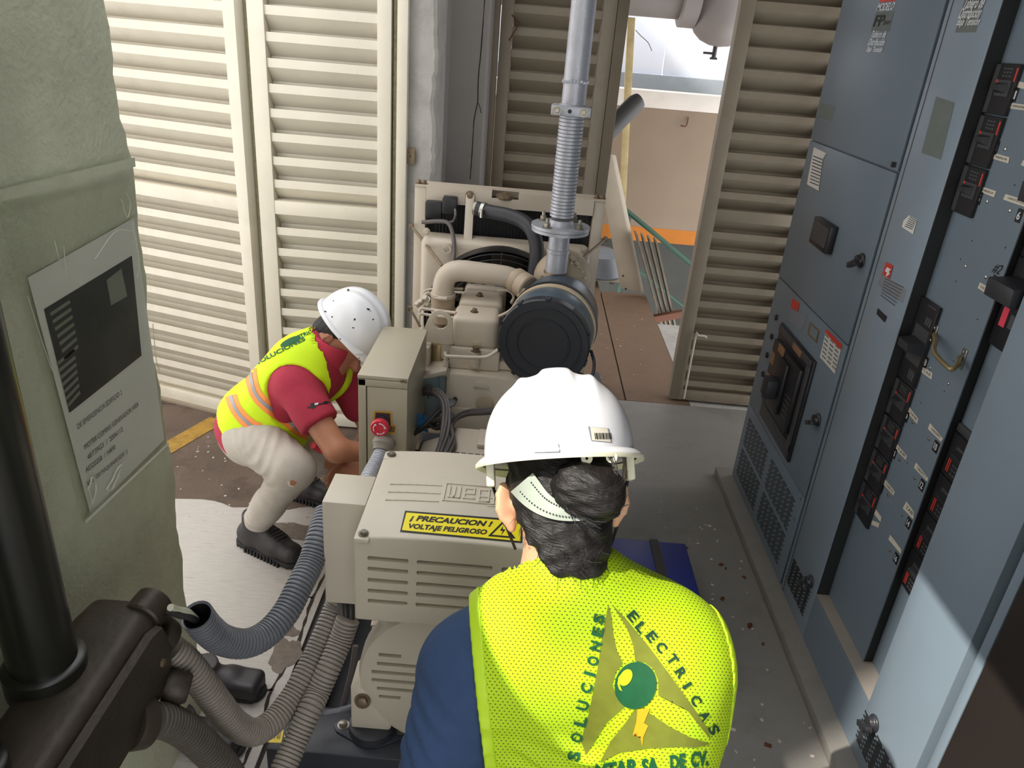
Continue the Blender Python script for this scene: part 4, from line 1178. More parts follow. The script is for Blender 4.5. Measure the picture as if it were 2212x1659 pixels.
for k in range(4):
    a = PI/4+.12+k*PI/2; c_ = Vector((EX+.083*math.cos(a),EY+.083*math.sin(a),zf+.011))
    G().hexbolt(c_,(0,0,1),.0125,.016).build('nut', M['bolt_steel'], fl); G().cyl(c_,c_+Vector((0,0,.034)),.0065,10).build('stud', M['bolt_steel'], fl)
G().lathe([(.041,0),(.041,.07),(.043,.072),(.043,.085),(.039,.087),(.039,.16)],(EX,EY,zf-.165),(0,0,1),28).build('outlet_pipe', SP, ex)

# ================================================================ CONTROL BOX with emergency stop
cbx = thing('control_box', 'beige metal control box with a red emergency stop button', 'box', (-.395,2.25,.13))
X0,X1,Y0,Y1,Z0,Z1 = -.468,-.317,2.05,2.47,.668,1.035
G().box(X0,X1,Y0+.02,Y1,Z0,Z1-.012).build('box_body', M['box_beige'], cbx, .003)
G().box(X0-.002,X1+.002,Y0,Y1+.002,Z1-.012,Z1).build('box_lid', M['box_beige'], cbx, .002)
G().box(X0,X0+.024,Y0,Y0+.02,Z0,Z1-.013).build('hinge_strip', M['box_beige'], cbx, .002)
dr = G().box(X0+.027,X1,Y0+.002,Y0+.02,Z0+.002,Z1-.038).build('box_door', M['box_beige'], cbx, .002)
G().box(X0+.0,X1,Y0,Y0+.02,Z1-.036,Z1-.013).build('front_lip', M['box_beige'], cbx, .002)
g = G(); q = ony(868,822,Y0); g.hexbolt((q.x,Y0,q.z),(0,-1,0),.006,.006,False); g.box(q.x+.008,q.x+.014,Y0-.006,Y0+.002,q.z-.006,q.z+.004); g.build('lid_screw', M['bolt_brown'], cbx)
def fy(px,py,e=0): p = ony(px,py,Y0-e); return p
g = G(); g.add([fy(x,y,.0006) for x,y in ((808,888),(846,890),(847,918),(856,919),(855,937),(803,932),(803,915),(807,915))],[tuple(range(8))]); es = g.build('stop_label', M['gold_edge'], dr)
g = G(); g.add([fy(x,y,.001) for x,y in ((811,891),(843,893),(844,920),(853,921),(852,934),(806,929),(806,918),(810,918))],[tuple(range(8))]); g.build('label_ground', M['purple_brown'], dr)
text_on('PARO', 'label_text', M['gold_edge'], dr, fy(816,923,.0014), fy(851,926,.0014), fy(816,918,.0014), (0,0,0))
text_on('EMERGENCIA', 'label_text', M['gold_edge'], dr, fy(808,929,.0014), fy(851,932,.0014), fy(808,924.5,.0014), (0,0,0))
bc = fy(826,910)
G().lathe([(.021,0),(.021,.006),(.016,.008),(.016,.028)],(bc.x,Y0,bc.z),(0,-1,0),24).build('button_collar', M['rubber_black'], cbx)
bt = G().lathe([(.019,.028),(.0275,.031),(.029,.036),(.029,.043),(.026,.049),(.001,.051)],(bc.x,Y0,bc.z),(0,-1,0),36).build('stop_button', M['red_button'], cbx)
g = G()
for k in range(3):
    a0 = 2*PI*k/3+.3
    P = [((bc.x+math.cos(a0+i*.12)*.0195, Y0-.0505, bc.z+math.sin(a0+i*.12)*.0195),(bc.x+math.cos(a0+i*.12)*.0165, Y0-.0508, bc.z+math.sin(a0+i*.12)*.0165)) for i in range(12)]
    g.grid(P)
    a = a0; tip = a0-.28
    g.add([(bc.x+math.cos(a)*.023,Y0-.0498,bc.z+math.sin(a)*.023),(bc.x+math.cos(tip)*.018,Y0-.0506,bc.z+math.sin(tip)*.018),(bc.x+math.cos(a)*.013,Y0-.0512,bc.z+math.sin(a)*.013)],[(0,1,2)])
g.build('button_arrow', M['ink_white'], bt)
for y_ in (2.12,2.36): G().box(X0+.03,X1-.03,y_,y_+.012,.13,Z0).build('box_bracket', M['genset_beige'], cbx)

# ================================================================ CONDUITS
def hose(name, label, pts, r, m, pitch=.0105, amp=.005, n=20, open_end=False):
    P = resample(spline(pts, .005), pitch/5)
    rs = [r - (amp if i%5 == 0 else 0) - (.0006 if i%5 in (1,4) else 0) for i in range(len(P))]
    o = G().tube(P, rs, n, not open_end).build(name, m, None, ang=28); tag(o, label, 'hose', None)
    if open_end:
        g = G(); g.tube(P[:-1][-60:], r-amp-.001, n, False); g.build('bore', M['ink_black'], o)
    return o
H = lambda L: [ony(x,y,Y) for x,y,Y in L]
h1 = hose('corrugated_conduit', 'grey corrugated conduit looping from the cable box to an open end above the pillar foot', H([(708,1105,1.70),(690,1160,1.62),(672,1215,1.56),(647,1266,1.49),(616,1325,1.42),(575,1370,1.36),(530,1390,1.31),(482,1383,1.27),(448,1358,1.24),(424,1328,1.22)]), .0345, M['conduit_grey'], open_end=True)
h2 = hose('corrugated_conduit', 'pale corrugated conduit sagging lowest between the cable box underside and the junction body', H([(732,1295,1.63),(723,1318,1.615),(705,1362,1.57),(683,1412,1.52),(655,1466,1.46),(628,1512,1.41),(590,1558,1.35),(548,1582,1.30),(505,1562,1.26),(470,1520,1.235),(436,1474,1.215),(398,1428,1.20),(366,1402,1.19)]), .0335, M['conduit_tan'])
h3 = hose('corrugated_conduit', 'pale corrugated conduit running straight down past the yellow sticker', H([(752,1336,1.56),(735,1385,1.53),(709,1446,1.47),(687,1495,1.43),(669,1535,1.385),(640,1598,1.33),(612,1662,1.27),(580,1740,1.20),(540,1830,1.14),(480,1960,1.06)]), .0325, M['conduit_tan'])
h4 = hose('corrugated_conduit', 'corrugated conduit painted dark for shade, curving out of the lower side of the junction body', H([(300,1560,1.04),(330,1556,1.06),(365,1560,1.09),(405,1582,1.12),(450,1622,1.15),(490,1668,1.17),(520,1730,1.18),(535,1800,1.18)]), .036, M['conduit_shaded'])
h5 = hose('corrugated_conduit', 'short grey metal conduit below the emergency stop box', H([(832,955,2.02),(826,975,2.0),(812,1003,1.93),(795,1035,1.84),(780,1075,1.76),(768,1120,1.72)]), .0245, M['silver_paint'], .014, .004)
g = G().lathe([(.033,0),(.036,.004),(.036,.02),(.03,.026),(.028,.04)], ony(832,950,2.025), ony(824,978,1.99)-ony(832,950,2.025), 22); 
o = g.build('conduit_gland', M['conduit_tan'], h5)
# loose conductors showing between hose 3 and the box
c3 = thing('cable_run', 'grey cables leaving the underside of the cable box into a pale conduit', 'cable', ony(750,1330,1.57))
for dx in (-12,-3,9):
    G().tube(spline([ony(748+dx,1300,1.60),ony(750+dx,1322,1.58),ony(751+dx*.7,1345,1.56)],.01), .011, 10).build('conductor', M['cable_black'] if dx!=-12 else M['wire_grey'], c3)
# wires in the open conduit end
cw = thing('wire_pair', 'stripped pale insulated wires bridging the junction body and the open conduit', 'wire', ony(390,1315,1.2))
G().tube(spline([ony(368,1312,1.16),ony(385,1318,1.18),ony(405,1322,1.20),ony(422,1336,1.225)],.008), .0075, 8).build('pale_wire', M['insulation'], cw)
G().tube(spline([ony(366,1318,1.16),ony(388,1328,1.18),ony(408,1332,1.20),ony(424,1340,1.225)],.008), .008, 8).build('black_wire', M['cable_black'], cw)
# thin cables by the alternator
tag(line('earth_cable', [ony(768,1395,1.66),ony(762,1440,1.64),ony(748,1500,1.62),ony(740,1535,1.61),ony(748,1552,1.60),ony(765,1553,1.58),ony(785,1545,1.56)], .009, M['wire_grey'], None), 'thin grey cable hanging beside the alternator and curling to its foot', 'cable')
tag(line('earth_cable', [ony(660,1510,1.50),ony(690,1538,1.52),ony(720,1537,1.53),ony(755,1528,1.54),ony(790,1517,1.53)], .008, M['conduit_grey'], None), 'light grey cable crossing behind the pale conduit to the alternator foot', 'cable')
# junction body, vertical pipes
jb = thing('junction_body', 'rusty brown cast conduit junction body at the pillar foot', 'junction box', (-.75,1.0,.70))
cxj = -.755
def rr_prof(w, h, r, n=6):
    out = []
    for (sx,sy,a0) in ((1,1,0),(-1,1,PI/2),(-1,-1,PI),(1,-1,1.5*PI)):
        out += [(sx*(w-r)+r*math.cos(a0+PI/2*i/n), sy*(h-r)+r*math.sin(a0+PI/2*i/n)) for i in range(n+1)]
    return out
rows = []
for (y_, w_, h_, zc2) in ((.62,.05,.05,.80),(.66,.072,.075,.80),(.80,.078,.085,.80),(1.0,.08,.09,.805),(1.12,.08,.092,.81),(1.17,.074,.085,.812),(1.195,.05,.06,.815)):
    rows.append([(cxj+a, y_, zc2+b) for a,b in rr_prof(w_, h_, min(w_,h_)*.5)])
g = G().grid(rows, True); n_ = len(rows[0]); g.f += [tuple(range(n_-1,-1,-1)), tuple(range((len(rows)-1)*n_, len(rows)*n_))]
g.build('cast_body', M['condulet'], jb, ang=50)
rows = []
for (y_, h_) in ((.70,.02),(.715,.062),(.74,.08),(1.10,.084),(1.14,.07),(1.155,.02)):
    rows.append([(-.676,y_,.80-h_),(-.662,y_,.80-h_*.92),(-.657,y_,.80),(-.662,y_,.80+h_*.92),(-.676,y_,.80+h_)])
g = G().grid(rows); g.build('cover_plate', M['condulet'], jb, ang=50)
for y_ in (.74,1.11): G().hexbolt((-.66,y_,.80),(1,0,0),.009,.006).build('cover_screw', M['bolt_brown'], jb)
q = ony(322,1302,1.19); G().lathe([(.036,0),(.04,.004),(.04,.05),(.034,.056)], (q.x,1.15,q.z-.01),(.15,1,.1),28).build('blank_hub', M['condulet'], jb)
a_ = ony(362,1400,1.19); b_ = ony(390,1425,1.205)
G().lathe([(.048,0),(.05,.006),(.05,.03),(.042,.036)], a_-(b_-a_)*1.2, b_-a_, 26).build('outlet_hub', M['condulet'], jb)
a_ = ony(300,1560,1.04); b_ = ony(335,1556,1.065)
G().lathe([(.05,0),(.052,.006),(.052,.034),(.043,.04)], a_-(b_-a_)*.6, b_-a_, 26).build('outlet_hub', M['condulet'], jb)
G().lathe([(.03,0),(.034,.01),(.034,.04),(.028,.05)], ony(355,1480,1.13), (.8,.2,-.3), 20).build('small_plug', M['condulet'], jb)
vp = thing('conduit_riser', 'dark glossy vertical conduit pipe at the left edge, rising from the junction body', 'pipe', (-.80,.985,.80))
G().cyl((-.80,.985,.80),(-.80,.985,CZ),.055,32).build('riser_pipe', M['black_pipe'], vp)
G().lathe([(.058,0),(.068,.004),(.068,.055),(.06,.06)],(-.80,.985,.86),(0,0,1),30).build('threaded_collar', M['black_pipe'], vp)
vp = thing('conduit_riser', 'dark vertical conduit pipe nearest the lower left corner of the frame', 'pipe', (-.80,.76,.80))
G().cyl((-.80,.76,.86),(-.80,.76,CZ),.055,32).build('riser_pipe', M['black_pipe'], vp)
G().lathe([(.058,0),(.068,.004),(.068,.055),(.06,.06)],(-.80,.76,.86),(0,0,1),30).build('threaded_collar', M['black_pipe'], vp)

# ================================================================ DOCUMENT SLEEVE on the pillar
WX = -.889
ds = thing('document_sleeve', 'clear plastic sleeve with a printed equipment sheet on the pillar', 'document', (WX,1.5,.95))
def wp(px,py,e): return onx(px,py,WX+e)
def wquad(name, m, pts, e, par=ds):
    g = G(); g.add([wp(x,y,e) for x,y in pts],[tuple(range(len(pts)))]); return g.build(name, m, par)
wquad('printed_sheet', M['paper'], [(60,600),(290,470),(355,950),(195,1110)], .004)
ph = wquad('printed_photo', M['photo_dark'], [(95,668),(285,552),(306,768),(150,892)], .0046)
# pale louver bars in the printed photograph
g = G()
for k in range(7):
    y = 640+16*k; g.add([wp(x,yy,.0050) for x,yy in ((108+5*k,y+36),(150+3*k,y+8),(152+3*k,y+15),(110+5*k,y+43))],[(0,1,2,3)])
for k in range(7):
    y = 775+15*k; g.add([wp(x,yy,.0050) for x,yy in ((122+4*k,y+8),(160+2*k,y-22),(162+2*k,y-15),(124+4*k,y+15))],[(0,1,2,3)])
g.add([wp(x,yy,.0050) for x,yy in ((230,605),(262,580),(275,640),(240,660))],[(0,1,2,3)])
g.build('photo_detail', M['photo_mid'], ds)
def wtext(s, bl, br, h, e=.0052):
    bl = wp(*bl,e); br = wp(*br,e); return text_on(s, 'sheet_text', M['ink_grey'], ds, bl, br, bl+Vector((0,0,h)), (0,0,0))
wtext('DE EMERGENCIA EDIFICIO 2', (168,928),(264,852), .012)
wtext('MOTRR COMINS /GENERADOR WEA', (184,972),(300,877), .012)
wtext('4BT39G3  /  2006112', (190,994),(266,931), .012)
wtext('AE520258  / 14490', (186,1022),(250,970), .012)
wtext('SALA DE MAQUINAS EDIF. 2', (190,1052),(276,980), .012)
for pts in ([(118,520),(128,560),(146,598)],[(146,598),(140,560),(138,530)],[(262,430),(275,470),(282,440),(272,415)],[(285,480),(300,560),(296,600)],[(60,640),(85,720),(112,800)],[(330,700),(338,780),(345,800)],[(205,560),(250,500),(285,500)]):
    g = G(); g.tube(spline([wp(x,y,.0135) for x,y in pts],.01), .0009, 5); g.build('crease_shine', M['glue_and_shine'], ds)  # tubes along the film wrinkles, their white shine put into the colour
rows = []
for i in range(15):
    t = i/14
    rows.append([wp(-10+ (300+10)*s_ + (0 if True else 0) + t*(190-(-10))*(1-s_)*.95 + t*(365-300)*s_, 440-55*s_ + t*((1135-440)*(1-s_)+(958-385)*s_), .009+.0025*math.sin(s_*7+t*5)+.0015*math.sin(t*11+s_*3)) for s_ in [j/12 for j in range(13)]])
g = G(); g.grid(rows); g.build('clear_film', M['clear_film'], ds)
def strip(name, a, b, w, e, m):
    A_ = wp(*a,e); B_ = wp(*b,e); d = (B_-A_).normalized(); n = Vector((0,-d.z,d.y))*w
    g = G(); g.add([A_-n,B_-n,B_+n,A_+n],[(0,1,2,3)]); return g.build(name, m, ds)
strip('tape_strip', (-10,425),(292,350), .010, .009, M['plaster'])
strip('sleeve_hem', (185,1128),(365,957), .0035, .013, M['paper'])
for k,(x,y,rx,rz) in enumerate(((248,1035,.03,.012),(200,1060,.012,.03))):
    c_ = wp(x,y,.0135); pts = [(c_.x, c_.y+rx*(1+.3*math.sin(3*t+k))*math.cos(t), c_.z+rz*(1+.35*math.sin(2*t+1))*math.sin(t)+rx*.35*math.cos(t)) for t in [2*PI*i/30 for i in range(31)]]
    G().tube(pts, .0018, 6, False).build('glue_streak', M['glue_and_shine'], ds)
# ================================================================ SWITCHBOARDS
CB, CL, CD = M['cab_blue'], M['cab_blue_light'], M['cab_dark']
def fx_(px,py,X=FACE,e=.0): return onx(px,py,X-e)
def cpoly(name, m, par, pts, X=FACE, e=.012):
    g = G(); P = [fx_(x,y,X,e) for x,y in pts]; g.add(P,[tuple(range(len(P)))]); return g.build(name, m, par)
def rect(name, m, par, y0, y1, z0, z1, X, th=.0012, bevel=0):
    """plate on a face x = X standing th proud towards the viewer side; y0 < y1"""
    return G().box(X-th, X, y0, y1, z0, z1).build(name, m, par, bevel)
def ctext(s, m, par, y_far, y_near, z0, z1, X, e=.002, bold=.01, it=0.0, name='lettering'):
    """reads left (far, large y) to right (near, small y)"""
    return text_on(s, name, m, par, (X-e,y_far,z0), (X-e,y_near,z0), (X-e,y_far,z1), (0,0,0), bold, 1.0, it)
def yz(px,py,X=FACE):
    p = onx(px,py,X); return p.y, p.z
def latch(par, px, py, X=FACE):
    y, z = yz(px,py,X); g = G()
    g.lathe([(.026,0),(.026,.006),(.02,.01),(.018,.022)],(X,y,z),(-1,0,0),24)
    g.obox((X-.03,y-.004,z-.012),(1,0,0),(0,1,-.5),(0,.5,1),.01,.030,.009)
    return g.build('latch_knob', M['plastic_latch'], par, .002)
def slots(par, y0, y1, z0, z1, rows, cols, X, slant=.0):
    g = G(); L_ = (y1-y0)/cols
    for r in range(rows):
        z = z0 + (z1-z0)*(r+.5)/rows
        for c in range(cols):
            ya = y0+L_*c + (L_*.5 if r%2 else 0)*.5; yb = ya + L_*.78
            g.box(X-.0006, X+.004, ya, min(yb,y1), z-.0032, z+.0032)
    return g.build('vent_slots', M['ink_black'], par)
TOP = 2.36
# ---- cabinet with main breaker (farthest)
s1 = thing('switchboard_cabinet', 'blue grey switchboard cabinet with the single large main breaker, farthest of the row', 'cabinet', (1.55,2.9,.045))
G().box(FACE+.012,1.98, 2.476,3.335, .045,TOP).build('cabinet_body', CB, s1, .003)
Yn, Yf = 2.487, 3.33
def door(z0,z1,nm='door'): return G().box(FACE,FACE+.011, Yn,Yf, z0,z1).build(nm, CB, s1, .002)
dA = door(1.699,TOP,'upper_panel'); dB = door(1.104,1.693); dC = door(.466,1.098,'breaker_panel'); dD = door(.05,.461,'vent_panel')
def vquad(name, m, par, x0,y0,x1,y1, X=FACE, th=.0015):   # from px of its far-top and near-bottom corners
    a = yz(x0,y0,X); b = yz(x1,y1,X); return rect(name, m, par, min(a[0],b[0]), max(a[0],b[0]), min(a[1],b[1]), max(a[1],b[1]), X, th)
# model plate with lettering
y0,z0 = yz(1915,10); yl,_ = yz(1898,15)
def lab(s, par, pa, pb, h, m, it=.0, X=FACE, e=.003, bold=.015):
    """pa, pb = px of the baseline's far and near end"""
    a = yz(*pa,X); b = yz(*pb,X); z = (a[1]+b[1])/2
    return text_on(s, 'lettering', m, par, (X-e,a[0],z), (X-e,b[0],z), (X-e,a[0],z+h), (0,0,0), bold, 1.0, it)
yA,_ = yz(1898,60); yB,_ = yz(1935,60)
ya, za = yz(1905,60)
vz = lambda py, px=1905: yz(px,py)[1]
rect('logo_patch', M['red_label'], dA, yz(1933,4)[0], yz(1902,0)[0], vz(4,1915), vz(4,1915)+.10, FACE)
G().add([(FACE-.003,yz(1912,0)[0],vz(0,1915)+.012),(FACE-.003,yz(1924,0)[0],vz(0,1915)+.03),(FACE-.003,yz(1916,0)[0],vz(0,1915)-.0)],[(0,1,2)]).build('logo_arrow', M['ink_white'], dA)
lab('MODELO', dA, (1896,22), (1931,24), .024, M['ink_white'], .1)
rect('model_ground', M['print_olive'] if False else M['tape_mark'], dA, yz(1923,60)[0], yz(1886,52)[0], yz(1900,68)[1], yz(1908,26)[1], FACE)
lab('FP', dA, (1888,57), (1908,58), .036, M['ink_black'], .12); lab('power', dA, (1908,57), (1922,58), .018, M['ink_grey'], .12)
for s,pa,pb in (('Tablero de',(1883,80),(1914,83)),('Distribución',(1877,97),(1911,100)),('Baja Tensión',(1873,114),(1905,118))):
    lab(s, dA, pa, pb, .022, M['ink_white'], .1)
vquad('tape_remnant', M['tape_mark'], dA, 1772,222, 1797,262, FACE, .0006)
q = yz(1934,356); G().obox((FACE-.006,q[0],q[1]),(1,0,0),(0,1,0),(0,0,1),.006,.006,.008).build('panel_catch', M['plastic_latch'], dA)
lb_ = cpoly('paper_label', M['white_label'], dB, [(1758,318),(1785,331),(1777,345),(1768,412),(1743,398),(1746,380)], FACE, .0015)
g = G()
for k in range(9):
    yk = 338+7*k; a = fx_(1756-.9*k,yk,FACE,.0022); b = fx_(1776-1.0*k,yk+8,FACE,.0022); g.add([a,b,b+Vector((0,0,.004)),a+Vector((0,0,.004))],[(0,1,2,3)])
g.build('label_print', M['ink_grey'], lb_)
a = yz(1766,500); 
g = G(); y0,z0 = yz(1766,523); y1,z1 = yz(1806,480)
me_ = G().box(FACE-.03,FACE, yz(1800,540)[0], yz(1768,500)[0], yz(1785,541)[1], yz(1780,470)[1]).build('meter', M['breaker_black'], dB, .004)
G().box(FACE-.0312,FACE-.03, yz(1797,540)[0], yz(1771,500)[0], yz(1785,541)[1]+.018, yz(1780,470)[1]-.012).build('meter_window', M['breaker_grey'], me_)
latch(dB, 1862, 563)
# breaker panel
cpoly('red_sticker', M['red_label'], dC, [(1711,644),(1727,655),(1723,674),(1708,664)], FACE, .0014)
cpoly('info_label', M['grey_label'], dC, [(1709,668),(1744,682),(1731,714),(1701,690)], FACE, .0008)
for px,py in ((1678,686),(1668,727),(1658,767),(1649,808)):
    y,z = yz(px,py); G().lathe([(.014,0),(.014,.006),(.010,.009),(.001,.009)],(FACE,y,z),(-1,0,0),18).build('panel_button', M['plastic_latch'], dC)
np_ = cpoly('name_plate', M['brass'], dC, [(1749,695),(1770,713),(1764,742),(1744,722)], FACE, .002)
cpoly('plate_window', M['cab_blue'], np_, [(1752,702),(1767,715),(1762,735),(1748,720)], FACE, .0028)
wl_ = cpoly('table_label', M['white_label'], dC, [(1785,710),(1819,745),(1803,808),(1771,771)], FACE, .0015)
cpoly('table_header', M['red_label'], wl_, [(1785,710),(1819,745),(1816,756),(1783,719)], FACE, .0022)
g = G()
for k in range(3):
    for j in range(6):
        s_ = j/6
        ax_, ay_ = 1782-8.5*s_ + 11*k, 724+9*j + 11.5*k
        a = fx_(ax_,ay_,FACE,.0022); b = fx_(ax_+8,ay_+8.4,FACE,.0022); g.add([a,b,b+Vector((0,0,.007)),a+Vector((0,0,.007))],[(0,1,2,3)])
g.build('table_print', M['grey_label'], wl_)
# main breaker in its dark bezel
bz = [yz(1694,697),yz(1766,783),yz(1705,1003),yz(1645,889)]
yf, yn_ = (bz[0][0]+bz[3][0])/2, (bz[1][0]+bz[2][0])/2; zt_, zb_ = (bz[0][1]+bz[1][1])/2, (bz[2][1]+bz[3][1])/2
mb = G().box(FACE-.012,FACE, yn_,yf, zb_,zt_).build('main_breaker', M['breaker_black'], dC, .003)
fw = yf-yn_; fh = zt_-zb_
def mbx(name, m, u0,u1,v0,v1,d0,d1,bev=.001):   # u from far to near, v from bottom to top
    return G().box(FACE-d1,FACE-d0, yf-fw*u1, yf-fw*u0, zb_+fh*v0, zb_+fh*v1).build(name, m, mb, bev)
mbx('bezel_bar', M['breaker_grey'], .04,.97,.93,.99,.012,.022); mbx('bezel_bar', M['breaker_grey'], .04,.97,.02,.16,.012,.017); mbx('bezel_bar', M['breaker_grey'], .90,.97,.1,.93,.012,.02)
mbx('breaker_face', M['breaker_black'], .08,.88,.22,.86,.012,.035,.004)
mbx('breaker_step', M['breaker_black'], .28,.64,.30,.80,.035,.05,.004)
mbx('breaker_handle', M['rubber_black'], .40,.56,.42,.60,.05,.095,.004)
mbx('copper_part', M['copper_tan'], .5,.74,.925,.985,.022,.0235)
mbx('copper_part', M['copper_tan'], .09,.2,.30,.52,.035,.037); mbx('copper_part', M['copper_tan'], .1,.22,.62,.74,.035,.037); mbx('copper_part', M['copper_tan'], .27,.42,.80,.88,.035,.042)
g = G()
for k in range(5): g.box(FACE-.0355,FACE-.035, yf-fw*.84, yf-fw*.70, zb_+fh*(.34+.05*k), zb_+fh*(.345+.05*k+.012))
g.build('breaker_print', M['ink_grey'], mb)
latch(dC, 1768, 907)
# vents of the lowest panel (two upper, two lower groups)
ym = (Yn+Yf)/2
for (ya_,yb_,za_,zb2) in ((ym+.03,Yf-.05,.26,.41),(Yn+.06,ym-.02,.26,.41),(ym+.03,Yf-.05,.09,.24),(Yn+.06,ym-.02,.09,.24)): slots(dD, ya_,yb_,za_,zb2, 13, 6, FACE)
for px,py in ((1731,1078),(1718,1122)):
    y,z = yz(px,py); G().lathe([(.007,0),(.007,.003),(.001,.005)],(FACE,y,z),(-1,0,0),12).build('screw', M['chrome'], dD)

# ---- distribution cabinet with the two breaker columns
s2 = thing('switchboard_cabinet', 'blue grey distribution cabinet with a recessed bay of numbered breakers', 'cabinet', (1.55,1.9,.045))
YA, YB, YC = 2.468, 2.183, 1.70          # outer edge, far side of bay, near side of bay
YD = 1.425; PA, PB, YAB = 1.204, 1.234, 1.862
G().box(1.30,1.98, YD,YA, .045,TOP).build('cabinet_body', CB, s2)
lf = G().box(FACE,1.30, YB,YA-.002, .045,TOP).build('side_panel', CL, s2, .003)
nf = G().box(FACE,1.30, YD,YC, .045,TOP).build('side_panel', CL, s2, .003)
G().box(FACE+.001,1.30, YC,YB, 2.30,TOP).build('head_panel', CB, s2)
lw = G().box(FACE+.001,1.30, YC,YB, .045,.250).build('lower_panel', CB, s2)
G().box(FACE+.001,1.30, YC,YB, .250,.254).build('bay_sill', M['cab_sill'], s2)
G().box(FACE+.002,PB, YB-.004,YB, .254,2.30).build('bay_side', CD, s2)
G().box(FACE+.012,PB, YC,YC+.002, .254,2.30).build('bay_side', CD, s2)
pa_ = G().box(PA,PA+.004, YAB,YB-.004, .254,2.30).build('front_plate', CB, s2, .0006, 1)
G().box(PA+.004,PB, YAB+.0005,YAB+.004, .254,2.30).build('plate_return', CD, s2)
pb_ = G().box(PB,PB+.004, YC+.002,YAB, .254,2.30).build('rear_plate', CB, s2, .0006, 1)
g = G()
for z in (1.2,): pass
G().box(FACE-.0008,FACE, YA-.031,YA-.028, .05,TOP).build('fold_line', CD, lf)
# labels on the far side panel
rect('label_ground', M['tape_mark'], lf, yz(2120,30)[0], yz(2078,20)[0], yz(2095,70)[1], yz(2095,70)[1]+.17, FACE, .0006)
for s,pa,pb in (('Tablero de',(2083,16),(2125,20)),('Distribución',(2074,37),(2118,41)),('Baja Tensión',(2068,58),(2113,63))): lab(s, lf, pa, pb, .026, M['ink_white'], .1)
cpoly('tape_remnant', M['tape_mark'], lf, [(2022,208),(2062,222),(2032,345),(1990,330)], FACE, .0008)
wc = cpoly('white_card', M['white_label'], lf, [(1964,465),(1981,475),(1972,506),(1948,490),(1952,476)], FACE, .0015)
g = G()
for k in range(6):
    a = fx_(1965-2.2*k,469+4*k,FACE,.0022); b = fx_(1979-1.6*k,478+3.6*k,FACE,.0022); g.add([a,b,b+Vector((0,0,.0025)),a+Vector((0,0,.0025))],[(0,1,2,3)])
g.build('card_print', M['ink_grey'], wc)
vquad('grey_label', M['grey_label'], lf, 1904,590, 1950,655, FACE, .0008)
rl = cpoly('red_sticker', M['red_label'], lf, [(1914,566),(1929,574),(1921,603),(1906,592)], FACE, .002)
cpoly('sticker_arrow', M['ink_white'], rl, [(1916,577),(1925,582),(1920,586),(1922,592),(1913,598),(1916,588),(1911,586)], FACE, .0028)
g = G()
for k in range(7):
    a = fx_(1911-1.5*k,602+6*k,FACE,.0018); b = fx_(1952-3.2*k,622+6.5*k,FACE,.0018); g.add([a,b,b+Vector((0,0,.0025)),a+Vector((0,0,.0025))],[(0,1,2,3)])
g.build('label_print', M['ink_grey'], lf)
cpoly('lock_slot', M['breaker_black'], lf, [(1896,665),(1916,684),(1911,697),(1893,678)], FACE, .0015)
latch(lf, 1752, 1256); latch(nf, 1890, 1562)
a = yz(1712,1250); b = yz(1776,1395)
slots(lf, 2.225, 2.43, .105, .225, 15, 5, FACE); slots(nf, 1.47,1.70,.095,.215, 14, 5, FACE)
# small screws on the plates
def screw(par, px, py, X):
    y,z = yz(px,py,X); return G().lathe([(.0052,0),(.0052,.002),(.001,.004)],(X,y,z),(-1,0,0),10).build('screw', M['chrome'], par)
for px,py in ((2172,322),(2133,435),(2182,455),(2086,575),(2130,598),(2010,795),(2049,829),(1972,912),(2007,948),(1944,993),(1919,1070),(1977,1033),(1949,1112),(1923,1189)): screw(pa_, px, py, PA)
for px,py in ((2206,826),(2144,895)): screw(pb_, px, py, PB)
# breakers in the far column
SPRD = YB-.006
def breaker(par, z0, z1, X, yf_, w, strip=True, hz=.42, red='side', label='circuit breaker'):
    b = G().box(X-.010,X, yf_-w,yf_, z0+.001,z1-.001).build('breaker', M['breaker_black'], par, .0012, 1)
    h = z1-z0
    if strip: G().box(X-.0115,X-.010, yf_-.024,yf_-.003, z0+.004,z1-.004).build('edge_strip', M['breaker_grey'], b)
    G().hexa([(X-.010,yf_-w+.022,z0+h*hz),(X-.010,yf_-.042,z0+h*hz),(X-.030,yf_-.05,z0+h*(hz+.06)),(X-.030,yf_-w+.03,z0+h*(hz+.06)),
              (X-.010,yf_-w+.022,z0+h*(hz+.20)),(X-.010,yf_-.042,z0+h*(hz+.20)),(X-.034,yf_-.05,z0+h*(hz+.17)),(X-.034,yf_-w+.03,z0+h*(hz+.17))]).build('toggle', M['rubber_black'], b)
    G().box(X-.013,X-.010, yf_-w+.012,yf_-.036, z0+h*(hz-.05),z0+h*(hz+.26)).build('toggle_frame', M['breaker_grey'], b)
    if red == 'side':
        G().box(X-.0112,X-.010, yf_-w+.003,yf_-w+.009, z0+h*.66,z0+h*.92).build('red_mark', M['red_label'], b)
        G().box(X-.0125,X-.0115, yf_-.034,yf_-.026, z0+h*.62,z0+h*.68).build('red_mark', M['red_label'], b)
        g = G()
        for k in range(3):
            for j in range(3): g.box(X-.0106,X-.010, yf_-.042-.014*k-.010,yf_-.042-.014*k, z0+h*(.74+.07*j),z0+h*(.77+.07*j))
        g.build('breaker_print', M['ink_grey'], b)
    else:
        for k in range(2): G().box(X-.0112,X-.010, yf_-.018-.008*k-.004,yf_-.018-.008*k, z0+h*.12,z0+h*.42).build('red_mark', M['red_label'], b)
        g = G()
        for k in range(2):
            for j in range(3): g.box(X-.0106,X-.010, yf_-.040-.014*k-.010,yf_-.040-.014*k, z0+h*(.12+.1*j),z0+h*(.16+.1*j))
        g.build('breaker_print', M['ink_grey'], b)
    return b
